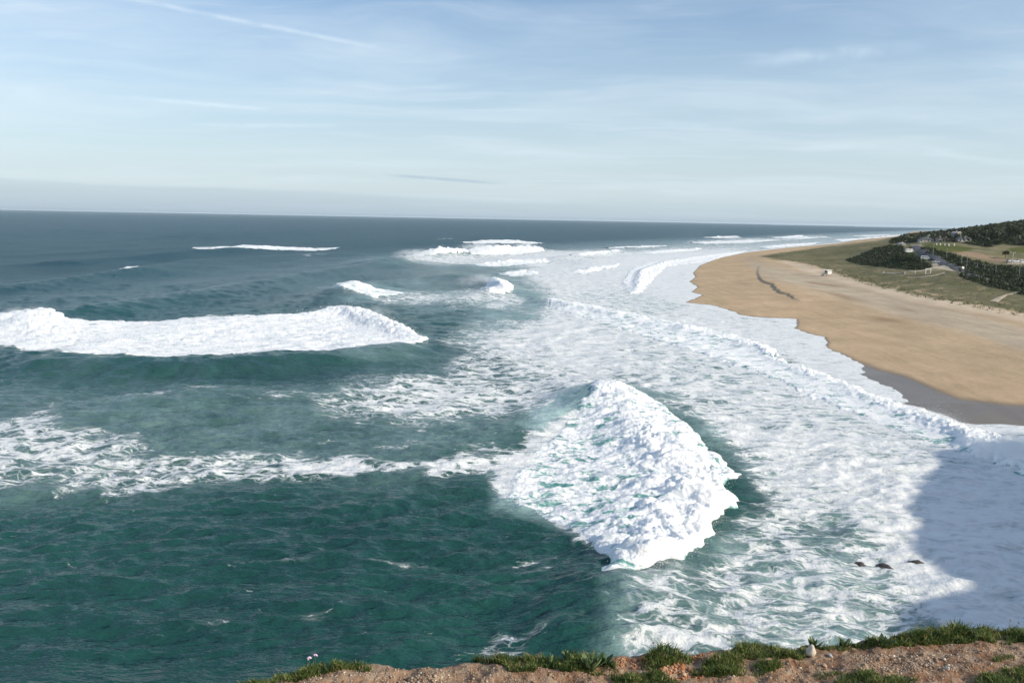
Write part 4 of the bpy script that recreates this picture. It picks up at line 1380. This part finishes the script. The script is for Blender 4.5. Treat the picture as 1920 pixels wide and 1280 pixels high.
def rosette(px, label, n, size, seed, lift=0.0):
    r = random.Random(seed)
    p = G(*px)
    e = empty('rosette_plant', (p[0], p[1], p[2] - 0.004 + lift), 0, label, 'plant', 'leafy plants on the cliff edge')
    MB().tube((0, 0, 0), (0, 0, size * 0.18), size * 0.10, size * 0.05, 6).build('stem', M_LEAF, e)
    for i in range(n):
        o = bpy.data.objects.new('leaf', LEAVES[r.randrange(4)])
        COL.objects.link(o); o.parent = e
        t = i / n
        o.location = (0, 0, size * 0.12 * t)
        o.rotation_euler = (r.uniform(-0.3, 0.3), -0.15 - 0.75 * t + r.uniform(-0.2, 0.2), i * 2.4 + r.uniform(-0.3, 0.3))
        s = size * (1.0 - 0.35 * t) * r.uniform(0.8, 1.15)
        o.scale = (s, s * r.uniform(0.8, 1.2), s)
    return e


rosette((1065, 1236), 'fleshy-leaved rosette plant at the back of the grassy clump, leaves standing against the sea', 22, 0.062, 1)
rosette((1108, 1252), 'largest fleshy-leaved rosette plant, leaves hanging onto bare clay right of the grassy clump', 30, 0.070, 2)
rosette((1132, 1244), 'fleshy-leaved plant squeezed between the largest rosette and the orange clay lip', 16, 0.056, 3)
rosette((1040, 1246), 'low rosette plant on the left of the fleshy-leaved group', 14, 0.048, 4)
rosette((1252, 1238), 'dark bushy plant standing just above the red rubble', 24, 0.048, 6)
rosette((1525, 1206), 'bright low rosette on the edge directly behind the cream stone', 16, 0.050, 7)
rosette((1583, 1203), 'bright low rosette on the edge right of the cream stone', 16, 0.050, 8)
rosette((1655, 1208), 'pale green rosette at the left end of the tall right-hand grass', 16, 0.060, 9)
rosette((1395, 1216), 'small upright plant at the left end of the shaded bank', 14, 0.038, 10)


def flower(px, h, label, petal=True, lean=0.0):
    p = G(*px)
    e = empty('thrift_flower' if petal else 'seed_head', tuple(p), 0, label, 'flower')
    top = (lean * h, 0, h)
    MB().tube((0, 0, 0), (lean * h * 0.4, 0, h * 0.6), 0.0010, 0.0008, 5).tube((lean * h * 0.4, 0, h * 0.6), top, 0.0008, 0.0007, 5).build('stem', M_DRY if not petal else M_GRASS_STEM, e)
    r = np.random.default_rng(int(px[0]))
    mb = MB()
    if petal:
        for k in range(26):
            a = r.uniform(0, 6.28); b = r.uniform(0.0, 1.25)
            d = Vector((math.sin(b) * math.cos(a), math.sin(b) * math.sin(a), math.cos(b)))
            c = Vector(top) + d * 0.0045
            mb.tube(c, c + d * 0.0055, 0.0012, 0.0030, 5)
        mb.build('flower_head', M_PETAL, e)
    else:
        for k in range(10):
            a = r.uniform(0, 6.28); b = r.uniform(0.0, 1.3)
            d = Vector((math.sin(b) * math.cos(a), math.sin(b) * math.sin(a), math.cos(b)))
            mb.tube(Vector(top), Vector(top) + d * 0.006, 0.0020, 0.0008, 5)
        mb.build('seed_head', M_DRY, e)
    return e


M_GRASS_STEM = mat('green_stem', (0.12, 0.15, 0.05), 0.8, 0.2, 30)
flower((580, 1246), 0.050, 'white-pink flower head on thin stem, left of the pair')
flower((591, 1245), 0.052, 'pink flower head on thin stem, right of the pair')
flower((1890, 1182), 0.055, 'dry seed head on thin stem with pale top, right edge grass', False, 0.1)
flower((1908, 1183), 0.045, 'short dark seed head between two taller ones at right edge', False)
flower((1919, 1184), 0.070, 'tallest dry seed head, cut by the right edge of the picture', False)
flower((1226, 1226), 0.035, 'lone dark seed head on the orange clay lip', False, -0.1)
flower((1371, 1212), 0.060, 'lone seed head standing at the left end of the shaded bank', False)


def stalks(name, label, px, n, h, seed):
    r = random.Random(seed)
    p = G(*px)
    e = empty(name, tuple(p), 0, label, 'dry grass')
    for i in range(n):
        a = Vector((r.uniform(-0.03, 0.03), r.uniform(-0.01, 0.01), -0.005))
        b = a + Vector((r.uniform(-0.5, 0.5), r.uniform(-0.2, 0.2), 1)) * h * r.uniform(0.4, 0.6)
        c = b + Vector((r.uniform(-0.9, 0.9), r.uniform(-0.2, 0.2), 0.6)) * h * 0.5
        MB().tube(a, b, 0.0009, 0.0007, 4).tube(b, c, 0.0007, 0.0004, 4).build('stalk', M_DRY, e)
    return e


stalks('dry_stalks', 'bare dry twigs arching over the left end of the grassy clump', (925, 1234), 7, 0.075, 2)
stalks('dry_stalks', 'thin upright dry stems in the grassy clump', (1000, 1236), 6, 0.055, 3)
stalks('dry_stalks', 'two thin stems at the far left end of the grassy slope', (525, 1262), 3, 0.05, 4)
stalks('dry_stalks', 'reddish spiky stems on top of the tall right-hand grass', (1765, 1182), 8, 0.06, 5)
# ------------------------------------------------------------------ vegetation on the dunes and the hill
M_SCRUB = leaf_material('scrub_leaves', (0.028, 0.042, 0.018), (0.062, 0.076, 0.03), None, 0.15)
M_DUNEGRASS = leaf_material('marram_grass', (0.14, 0.155, 0.055), (0.24, 0.22, 0.10), None, 0.25)
M_PINE = leaf_material('pine_foliage', (0.040, 0.052, 0.024), (0.068, 0.078, 0.036), None, 0.2)
M_BARK = mat('bark', (0.10, 0.075, 0.055), 0.95, 0.2, 4)


def scatter_on_land(polys, n, seed, ymax=2200, box=None):
    """points spread evenly over the land inside pixel outlines"""
    r = np.random.default_rng(seed)
    out = []
    for pts in polys:
        p = np.array(pts)
        if box:
            lo, hi = box
        else:
            wp = np.array([ground_at(u, v)[:2] for u, v in pts])
            lo, hi = wp.min(0), wp.max(0)
        q = r.uniform(lo, hi, (n * 12, 2))
        q = q[(q[:, 1] < ymax)]
        z, sd = land_z(q[:, 0], q[:, 1])
        u, v = project(q[:, 0], q[:, 1], z)
        ok = inside(u, v, p) & (sd > 35) & (u < 1990)
        out.append(np.column_stack([q[ok], z[ok]])[:n])
    return np.concatenate(out)


def clumps(name, P, size, m, tris, flat, seed, kind='stuff', leaf=0.45):
    """tufts of leaf-sized faces spread through low domes"""
    r = np.random.default_rng(seed)
    n = len(P)
    s = size[0] + (size[1] - size[0]) * r.random(n) ** 2
    d = r.normal(size=(n, tris, 3)); d /= np.linalg.norm(d, axis=2)[..., None]
    d[..., 2] = np.abs(d[..., 2])
    rad = r.uniform(0.45, 1.0, (n, tris, 1))
    c = P[:, None, :] + d * rad * s[:, None, None] * np.array([1, 1, flat])
    e1 = r.normal(size=(n, tris, 3)); e2 = r.normal(size=(n, tris, 3))
    L = leaf * s[:, None, None]
    t0, t1, t2 = c + e1 * L * 0.6, c + e2 * L * 0.6, c - (e1 + e2) * L * 0.3
    V = np.stack([t0, t1, t2], 2).reshape(-1, 3)
    tint = np.repeat(np.clip(r.normal(0.5, 0.25, n), 0, 1), tris * 3)
    return mesh_np(name, V, np.arange(len(V)).reshape(-1, 3), m, smooth=False, attrs={'tint': tint}, kind=kind)


def build_vegetation():
    # scrub on the knoll and along the road, woods on the hill, marram on the dunes
    P = scatter_on_land(SCRUB_PX, 2600, 21)
    clumps('scrub', P, (0.7, 1.9), M_SCRUB, 12, 0.9, 22)
    P = np.concatenate([scatter_on_land([WOOD_PX], 2600, 23, box=((330, 640), (900, 1250))), scatter_on_land([WOOD_PX], 2600, 33, box=((500, 1150), (1100, 1850)))])
    clumps('far_wood', P, (2.0, 4.6), M_PINE, 16, 1.1, 24)
    band = [(1425, 481), (1490, 472), (1560, 463), (1640, 455), (1690, 462), (1600, 482), (1650, 505), (1740, 512), (1800, 522), (1900, 548), (1990, 560), (1990, 598), (1880, 578), (1790, 566), (1700, 548), (1620, 528), (1560, 508), (1490, 490)]
    P = scatter_on_land([band], 9000, 25)
    clumps('dune_grass', P, (0.25, 0.75), M_DUNEGRASS, 5, 0.8, 26)
    fringe = [(1560, 505), (1620, 520), (1700, 543), (1790, 560), (1880, 573), (1990, 590), (1990, 608), (1880, 588), (1790, 571), (1700, 553), (1620, 533), (1560, 512)]
    P = scatter_on_land([fringe], 500, 27)
    clumps('dune_edge_tufts', P, (0.4, 1.0), M_DUNEGRASS, 7, 0.8, 28)


build_vegetation()


def tree(px, h, w, label, seed):
    r = np.random.default_rng(seed)
    p = ground_at(*px)
    e = empty('pine_tree', tuple(p), r.uniform(0, 6), label, 'tree', 'single trees on the hill')
    mb = MB().tube((0, 0, -0.3), (0.1, 0, h * 0.55), h * 0.035, h * 0.022, 7)
    for k in range(4):
        a = k * 1.6 + r.uniform(0, 1)
        mb.tube((0.1, 0, h * (0.38 + 0.05 * k)), (math.cos(a) * w * 0.6, math.sin(a) * w * 0.6, h * (0.62 + 0.06 * k)), h * 0.015, h * 0.007, 5)
    mb.build('trunk', M_BARK, e)
    C = np.column_stack([r.normal(0, w * 0.42, 26), r.normal(0, w * 0.42, 26), h * r.uniform(0.48, 0.92, 26)])
    o = clumps('crown', C, (w * 0.22, w * 0.45), M_PINE, 26, 0.8, seed + 1, kind=None, leaf=0.5)
    o.parent = e
    return e


for i, (px, h, w, lab) in enumerate((
        ((1868, 456), 9, 5.5, 'broad dark pine on the hill above the earth bank'),
        ((1900, 452), 11, 6.5, 'tallest dark pine near the right edge, high on the hill'),
        ((1846, 452), 8, 4.5, 'dark pine right of the grey roofed house'),
        ((1822, 452), 8, 5, 'dark pine standing between the grey roof and the pale cottages'),
        ((1885, 484), 5, 2.6, 'round dark tree beside the parked cars'),
        ((1706, 449), 6, 4, 'dark tree at the left foot of the wooded hill'))):
    tree(px, h, w, lab, 50 + i)

# ------------------------------------------------------------------ lifeguard tower on the beach
M_WHITEPAINT = mat('white_paint', (0.74, 0.74, 0.70), 0.6, 0.06, 1.2)
M_GREYWOOD = mat('weathered_wood', (0.30, 0.24, 0.20), 0.9, 0.2, 2.0)
M_DARKGLASS = mat('dark_glass', (0.03, 0.035, 0.04), 0.15, 0.1, 1.0, spec=0.5)
M_RUBBER = mat('rubber', (0.03, 0.03, 0.03), 0.85, 0.1, 3.0)
M_POLE = mat('pale_concrete_pole', (0.34, 0.34, 0.33), 0.85, 0.1, 1.0)


def lifeguard_tower():
    p = ground_at(1551, 517)
    e = empty('lifeguard_tower', tuple(p), 0.35, 'white lifeguard hut on stilts with overhanging roof, alone on the sand', 'lifeguard hut')
    for sx in (-1, 1):
        for sy in (-1, 1):
            MB().tube((sx * 1.9, sy * 1.5, -0.4), (sx * 1.6, sy * 1.3, 1.0), 0.12, 0.10, 6).build('leg', M_GREYWOOD, e)
    MB().box((-0.4, 0, 1.02), (5.2, 3.8, 0.16)).build('deck', M_GREYWOOD, e)
    c = MB().box((0.45, 0, 2.25), (3.0, 3.0, 2.3)).build('cabin', M_WHITEPAINT, e)
    MB().box((0.45, -1.515, 2.5), (1.8, 0.04, 0.9)).build('window', mat('shutter', (0.62, 0.63, 0.60), 0.6), c)
    MB().box((-1.07, 0, 2.5), (0.04, 2.2, 1.1)).build('window', M_DARKGLASS, c)
    MB().prism([(-2.3, 3.42), (2.4, 3.62), (2.5, 3.80), (-2.5, 3.58)], -2.0, 2.0).build('roof', mat('roof_paint', (0.80, 0.79, 0.72), 0.6), e)
    rl = MB()
    for x, y in ((-2.9, -1.8), (-2.9, 0), (-2.9, 1.8), (-1.2, -1.8), (-1.2, 1.8)):
        rl.tube((x, y, 1.1), (x, y, 2.0), 0.05, n=5)
    rl.tube((-2.9, -1.8, 2.0), (-2.9, 1.8, 2.0), 0.05, n=5).tube((-2.9, -1.8, 2.0), (-1.2, -1.8, 2.0), 0.05, n=5).tube((-2.9, 1.8, 2.0), (-1.2, 1.8, 2.0), 0.05, n=5)
    rl.build('railing', M_GREYWOOD, e)
    rp = MB()
    rp.prism([(-4.6, -0.1), (-3.0, 0.92), (-3.0, 1.08), (-4.75, 0.0)], -0.6, 0.6)
    rp.build('ramp', M_GREYWOOD, e)


lifeguard_tower()


# ------------------------------------------------------------------ vehicles by the road
def wheels(e, xs, y, r):
    for x in xs:
        for s in (-1, 1):
            w = MB().tube((x, s * (y - 0.12), r), (x, s * (y + 0.08), r), r, n=14).build('wheel', M_RUBBER, e)
            MB().tube((x, s * (y + 0.081), r), (x, s * (y + 0.10), r), r * 0.6, n=10).build('rim', mat('rim', (0.5, 0.5, 0.52), 0.35, metallic=0.6), w)


def camper(px, rz, label, motorhome=True):
    p = ground_at(*px)
    e = empty('camper_van', tuple(p + np.array([0, 0, 0.05])), rz, label, 'van')
    paint = M_WHITEPAINT
    b = MB()
    if motorhome:
        b.prism([(-3.3, 0.45), (2.2, 0.45), (3.3, 0.5), (3.3, 1.05), (2.75, 1.25), (2.2, 1.95), (2.0, 2.9), (-3.25, 2.95)], -1.1, 1.1)
    else:
        b.prism([(-2.8, 0.4), (2.8, 0.4), (2.85, 1.0), (2.2, 1.2), (1.6, 2.1), (1.2, 2.45), (-2.7, 2.5)], -1.0, 1.0)
    body = b.build('body', paint, e, bevel=0.08)
    h = 1.1 if motorhome else 1.0
    MB().prism([(2.72, 1.30), (2.78, 1.27), (2.26, 1.98), (2.20, 1.95)] if motorhome else [(2.2, 1.24), (2.27, 1.24), (1.66, 2.1), (1.6, 2.08)], -h * 0.85, h * 0.85).build('windscreen', M_DARKGLASS, e)
    for s in (-1, 1):
        for x0, x1, z0, z1 in (((-2.6, -1.5, 1.7, 2.3), (-0.9, 0.5, 1.7, 2.3), (1.45, 2.2, 1.3, 1.85)) if motorhome else ((-2.3, -1.0, 1.45, 2.0), (-0.7, 0.4, 1.45, 2.0), (0.7, 1.6, 1.35, 1.95))):
            MB().box(((x0 + x1) / 2, s * (h + 0.01), (z0 + z1) / 2), (x1 - x0, 0.03, z1 - z0)).build('window', M_DARKGLASS, e)
    wheels(e, (-1.9, 1.9), h - 0.05, 0.36)
    for s in (-1, 1):
        MB().box((3.31 if motorhome else 2.86, s * 0.75, 0.85), (0.04, 0.3, 0.18)).build('headlight', mat('lamp_glass', (0.7, 0.7, 0.68), 0.2), e)
    return e


def car(px, rz, label, color, name='parked_car', group='cars parked by the road'):
    p = ground_at(*px) if len(px) == 2 else np.array(px)
    e = empty(name, tuple(p + np.array([0, 0, 0.05])), rz, label, 'car', group)
    m = mat('car_paint_%d' % int(color[0] * 1000 + color[2] * 10), color, 0.3, 0.05, 1.0, spec=0.5)
    MB().prism([(-2.1, 0.32), (2.1, 0.32), (2.15, 0.65), (1.9, 0.86), (1.0, 0.95), (-1.9, 0.98), (-2.15, 0.7)], -0.86, 0.86).build('body', m, e, bevel=0.07)
    MB().prism([(-1.75, 0.96), (1.0, 0.94), (0.35, 1.40), (-1.2, 1.44)], -0.72, 0.72).build('cabin_glass', M_DARKGLASS, e, bevel=0.04)
    MB().prism([(-1.25, 1.435), (0.38, 1.40), (0.25, 1.46), (-1.1, 1.50)], -0.70, 0.70).build('roof', m, e)
    wheels(e, (-1.3, 1.3), 0.80, 0.32)
    for s in (-1, 1):
        MB().box((2.13, s * 0.6, 0.68), (0.05, 0.32, 0.14)).build('headlight', mat('lamp_glass', (0.7, 0.7, 0.68), 0.2), e)
    return e


camper((1705, 474), 0.15, 'white motorhome parked on the grass above the scrub, farthest of the vehicles', True)
camper((1735, 487), -0.2, 'white camper van parked at the roadside beside the dark car', False)
car((1747, 488.5), -0.5, 'dark car parked between the camper van and the white car', (0.02, 0.022, 0.026))
car((1754.5, 493), 2.9, 'white car parked on the sandy lay-by beside the road', (0.74, 0.75, 0.80))
car((1893, 491), 0.3, 'pale grey car at the left end of the far car park', (0.5, 0.5, 0.5), group='cars in the far car park')
car((1903, 492), 0.1, 'white car in the far car park below the lamp post', (0.72, 0.72, 0.72), group='cars in the far car park')
car((1911, 491), 0.2, 'silver car near the right edge in the far car park', (0.45, 0.47, 0.5), group='cars in the far car park')
car((1918, 493), 0.2, 'white car cut by the right edge in the far car park', (0.7, 0.7, 0.72), group='cars in the far car park')


# ------------------------------------------------------------------ posts, gate, signs, houses
def gate():
    p = ground_at(1740, 513)
    e = empty('timber_gateway', tuple(p), 0.1, 'pale square gateway of three beams over the sandy path', 'gateway')
    for s in (-1, 1):
        MB().box((s * 1.45, 0, 1.2), (0.28, 0.28, 2.8)).build('post', M_WHITEPAINT, e)
    MB().box((0, 0, 2.68), (3.3, 0.34, 0.28)).build('beam', M_WHITEPAINT, e)
    MB().box((0, 0, 0.12), (2.6, 0.2, 0.1)).build('sill', M_WHITEPAINT, e)


gate()
POLES = [((1749, 481), 8, 'thin utility pole in the hedge nearest the far bend of the road'), ((1774.5, 485), 6.5, 'short pole in the hedge below the green field'),
         ((1802, 497), 6, 'short pole left of the tall pole beside the road'), ((1812, 504), 9, 'tall pole rising beside the foot of the road'),
         ((1846, 504), 3, 'low post in the middle of the hedge'), ((1866.5, 513), 7, 'pole standing in the dark scrub right of the road foot'),
         ((1910.5, 520), 8, 'pole in the dark scrub close to the right edge'), ((1832, 503), 3, 'lowest thin post near the tall pole in the hedge')]
for px, h, lab in POLES:
    p = ground_at(*px)
    e = empty('utility_pole', tuple(p), 0.5, lab, 'pole', 'poles along the road')
    MB().tube((0, 0, -0.5), (0, 0, h), 0.14, 0.10, 7).build('shaft', M_POLE, e)
    if h > 5:
        MB().box((0, 0, h - 0.5), (1.3, 0.12, 0.12)).build('crossarm', M_POLE, e)
p = ground_at(1898, 495)
e = empty('lamp_post', tuple(p), 0.3, 'lamp post standing among the cars of the far car park', 'lamp post')
MB().tube((0, 0, -0.4), (0, 0, 6.5), 0.13, 0.09, 8).build('shaft', M_WHITEPAINT, e)
MB().tube((0, 0, 6.5), (1.2, 0, 6.8), 0.07, 0.06, 6).build('arm', M_WHITEPAINT, e)
MB().box((1.4, 0, 6.78), (0.7, 0.3, 0.14)).build('lamp_head', M_WHITEPAINT, e)
p = ground_at(1805, 507)
e = empty('notice_board', tuple(p), 0.4, 'small white notice board at the foot of the road', 'sign')
for s in (-1, 1):
    MB().box((s * 0.7, 0, 0.6), (0.12, 0.12, 1.6)).build('post', M_GREYWOOD, e)
MB().box((0, -0.08, 1.5), (1.7, 0.06, 1.3)).build('board', M_WHITEPAINT, e)
for px, lab in (((1657, 512.5), 'short white marker post at the left end of the sandy path'), ((1696.5, 513), 'short white marker post halfway along the sandy path'), ((1716, 512), 'pale marker post beside the path left of the gateway')):
    p = ground_at(*px)
    e = empty('marker_post', tuple(p), 0, lab, 'post', 'marker posts on the dunes')
    MB().box((0, 0, 0.5), (0.30, 0.30, 1.4)).build('shaft', M_WHITEPAINT, e)
    MB().box((0, 0, 1.25), (0.36, 0.36, 0.12), (0.5, 0.5)).build('cap', M_WHITEPAINT, e)
for i, (u, lab) in enumerate(((1756, 'leftmost'), (1763, 'second from the left'), (1771.5, 'middle'), (1779, 'fourth from the left'), (1789, 'rightmost'))):
    p = ground_at(u, 460.5)
    e = empty('stone_bollard', tuple(p), 0, 'pale stone bollard at the top of the green field, %s of five' % lab, 'bollard', 'bollards at the field edge')
    MB().box((0, 0, 0.7), (0.9, 0.7, 1.6), (0.8, 0.8)).build('block', M_WHITEPAINT, e)
    MB().box((0, 0, 1.58), (0.85, 0.7, 0.16), (0.6, 0.6)).build('cap', M_WHITEPAINT, e)

M_TILE = mat('roof_tile', (0.13, 0.09, 0.075), 0.9, 0.2, 0.6)
M_GREYROOF = mat('grey_roof', (0.15, 0.155, 0.16), 0.8, 0.1, 0.5)


def house(px, size, rz, label, wallm, roofm, seed):
    p = ground_at(*px)
    L, D, H = (0.72 * k for k in size)
    e = empty('house', tuple(p), rz, label, 'house', 'houses on the hill')
    MB().box((0, 0, H / 2 - 0.5), (L, D, H + 1)).build('wall', wallm, e)
    rf = MB().prism([(-L / 2 - 0.4, H), (L / 2 + 0.4, H), (0.12 * L, H + 0.24 * L * 0.8), (-0.12 * L, H + 0.24 * L * 0.8)], -D / 2 - 0.4, D / 2 + 0.4).build('roof', roofm, e)
    MB().box((L * 0.2, D * 0.2, H + 0.2 * L), (0.7, 0.7, 1.4)).build('chimney', wallm, rf)
    for k in range(max(2, int(L / 3))):
        x = -L / 2 + (k + 0.5) * L / max(2, int(L / 3))
        if k == 1:
            MB().box((x, -D / 2 - 0.02, 1.05), (1.0, 0.06, 2.1)).build('door', M_GREYWOOD, e)
        else:
            w = MB().box((x, -D / 2 - 0.02, H * 0.55), (1.1, 0.06, 1.1)).build('window', M_DARKGLASS, e)
            MB().box((x, -D / 2 - 0.08, H * 0.55 - 0.62), (1.3, 0.14, 0.12)).build('sill', wallm, w)


M_LIME = mat('limewash', (0.42, 0.41, 0.38), 0.85, 0.1, 0.6)
for args in (((1733, 438.5), (12, 7, 3.4), 0.2, 'white house on the hill shoulder nearest the sea horizon', M_LIME, M_TILE),
             ((1776, 444), (13, 7, 3.4), 0.1, 'long white house in the dark wood, left of the bright gable', M_LIME, M_TILE),
             ((1793, 444), (10, 8, 5), 0.5, 'bright gabled house in the middle of the wooded hill', M_LIME, M_LIME),
             ((1762, 452), (7, 6, 3), 0.3, 'small pale cottage above the bollards, left of the pair', M_LIME, M_TILE),
             ((1771, 452), (8, 6, 3), -0.2, 'small pale cottage above the bollards, right of the pair', M_LIME, M_TILE),
             ((1741, 447.5), (3.5, 3.5, 4), 0.0, 'small white tower hut alone in the wood', M_LIME, M_LIME),
             ((1735, 454), (17, 6, 3), 0.0, 'long low grey-roofed shed beyond the pale forecourt', M_LIME, M_GREYROOF),
             ((1806, 453), (16, 7, 3.2), 0.0, 'wide grey-roofed building at the edge of the wood above the field', M_LIME, M_GREYROOF),
             ((1690, 461), (8, 5, 2.6), 0.1, 'low pale building on top of the scrub knoll', M_LIME, M_LIME)):
    house(*args, seed=1)

# ------------------------------------------------------------------ haze
def build_haze():
    m = bpy.data.materials.new('sea_haze'); m.use_nodes = True
    nt = m.node_tree; nt.nodes.clear(); t = NT(nt)
    v = t.n('VolumePrincipled', {'Color': (0.66, 0.76, 0.86, 1), 'Density': 0.000022, 'Anisotropy': 0.0})
    nt.links.new(v, t.n('OutputMaterial', out=None).inputs[1])
    mb = MB().box((-200, 30000, 46), (1200000, 140000, 102))
    o = mb.build('haze', m)
    o['kind'] = 'stuff'
    return o


build_haze()


# ------------------------------------------------------------------ spray blowing off the breaking waves
def spray(px, z, rad, dens, rz=0.0, seed=0.0):
    """soft cloud of fine drops"""
    key = 'spray_%g' % dens
    if key not in MATS:
        m = bpy.data.materials.new('sea_spray'); m.use_nodes = True
        nt = m.node_tree; nt.nodes.clear(); t = NT(nt)
        oc = t.n('TexCoord', out=3)
        r = t.vmath('LENGTH', oc, out=1)
        wp = t.n('NewGeometry', out=0)
        nz = t.noise(t.mapping(wp, (0.6, 0.35, 1.0)), 0.30, 5, 0.65)
        d = t.math('MULTIPLY', t.mr(r, 0.25, 1.0, 1.0, 0.0), t.mr(nz, 0.42, 0.68, 0.0, 1.0))
        v = t.n('VolumePrincipled', {'Color': (0.97, 0.98, 0.98, 1), 'Density': t.math('MULTIPLY', d, dens), 'Anisotropy': 0.2})
        nt.links.new(v, t.n('OutputMaterial', out=None).inputs[1])
        MATS[key] = m
    v, f = icosa(2)
    p = W(px[0], px[1], z)
    o = mesh_np('sea_spray', v, f, MATS[key], kind='stuff')
    o.location = tuple(p); o.scale = rad; o.rotation_euler = (0, 0, rz)
    return o


for px, z, rad, dens in (
                ((905, 522), 4.0, (10, 22, 3.4), 0.10), ((880, 527), 3.2, (10, 24, 2.6), 0.07), ((925, 526), 3.6, (7, 16, 2.8), 0.10), ((780, 476), 7.0, (22, 45, 5.0), 0.07), ((900, 464), 8.0, (26, 50, 6.0), 0.07), ((985, 462), 7.0, (18, 40, 5.0), 0.07),
        ((700, 585), 4.0, (8, 14, 2.2), 0.10), ((45, 588), 4.5, (8, 14, 2.5), 0.10), ((1870, 825), 2.6, (6, 7, 2.6), 0.30), ((1910, 845), 2.6, (6, 7, 2.8), 0.30)):
    spray(px, z, rad, dens)


def spray_drops(areas, seed=4):
    """thrown drops: tiny flecks of water in the air over the breaking fronts"""
    r = np.random.default_rng(seed)
    V = []
    tet = np.array([[1, 1, 1], [1, -1, -1], [-1, 1, -1], [-1, -1, 1]]) * 0.5
    for pts, n, up, sp, sz in areas:
        P = np.array([W(u, v, z) for u, v, z in pts])
        k = r.uniform(0, len(P) - 1.001, n); i = k.astype(int); t = (k - i)[:, None]
        c = P[i] * (1 - t) + P[i + 1] * t
        c = c + r.normal(0, 1, (n, 3)) * np.array([sp, sp, 0]) + np.stack([0 * k, 0 * k, np.abs(r.normal(0, up, n)) * r.random(n)], 1)
        z0, _ = sea_h(c[:, 0].copy(), c[:, 1].copy())
        c[:, 2] = np.maximum(c[:, 2], z0 + 0.05)
        s = sz * r.uniform(0.4, 1.3, n)
        V.append((c[:, None, :] + tet[None] * s[:, None, None] * r.uniform(0.6, 1.3, (n, 4, 3))).reshape(-1, 3))
    V = np.concatenate(V)
    b = 4 * np.arange(len(V) // 4)[:, None, None]
    f = (b + np.array([[0, 1, 2], [0, 3, 1], [0, 2, 3], [1, 3, 2]])[None]).reshape(-1, 3)
    mesh_np('spray_drops', V, f, mat('water_drop', (0.85, 0.88, 0.88), 0.6, 0.05, 1.0), smooth=False, kind='stuff')


spray_drops([
    ([(1180, 745, 2.2), (1240, 775, 2.2), (1320, 848, 2.0), (1350, 905, 2.0), (1330, 965, 1.9), (1300, 1020, 1.8), (1225, 1070, 1.6)], 2600, 0.9, 0.9, 0.05),
    ([(1260, 850, 2.6), (1290, 920, 2.8), (1260, 1000, 2.6), (1200, 1070, 2.2)], 1500, 1.1, 1.8, 0.05),
    ([(560, 588, 2.0), (650, 574, 3.0), (710, 590, 2.6), (760, 616, 2.0), (800, 640, 0.8)], 1600, 1.2, 0.8, 0.09),
    ([(0, 590, 2.6), (60, 582, 2.8), (100, 605, 1.5)], 700, 1.2, 0.8, 0.09),
    ([(1440, 655, 0.9), (1600, 728, 0.6), (1700, 765, 0.7), (1800, 796, 1.1), (1880, 828, 1.8), (1960, 860, 1.6)], 3000, 0.9, 0.6, 0.06),
    ([(1730, 772, 0.9), (1760, 780, 1.0), (1800, 798, 1.0)], 1200, 1.6, 0.5, 0.06),
    ([(780, 476, 5), (850, 471, 6), (940, 466, 6), (1020, 466, 4)], 1200, 3.0, 3.0, 0.25)])


def sea_rock(px, r, label, seed):
    p = W(px[0], px[1], 0.15)
    z0, _ = sea_h(np.array([p[0]]), np.array([p[1]]))
    v, f = icosa(3)
    d = 1 + 0.35 * perlin3(v[:, 0] * 1.4 + seed, v[:, 1] * 1.4, v[:, 2] * 1.4) + 0.16 * perlin3(v[:, 0] * 4 + seed, v[:, 1] * 4, v[:, 2] * 4)
    v = v * d[:, None] * np.array([r, r * 0.8, r * 0.42])
    o = mesh_np('sea_rock', v, f, mat('wet_rock', (0.075, 0.062, 0.05), 0.45, 0.35, 1.2, bump=0.05, bscale=3.0))
    o.location = (p[0], p[1], float(z0[0]) - r * 0.26)
    o.rotation_euler = (0, 0, seed)
    tag(o, label, 'rock', 'rocks awash below the cliff')


sea_rock((1612, 1056), 0.8, 'low dark rock awash in lacy foam below the cliff, leftmost of three', 1.0)
sea_rock((1660, 1060), 1.2, 'widest dark rock awash in lacy foam below the cliff, middle of three', 2.0)
sea_rock((1718, 1054), 0.9, 'dark rock awash nearest the shadow on the foam, rightmost of three', 3.0)
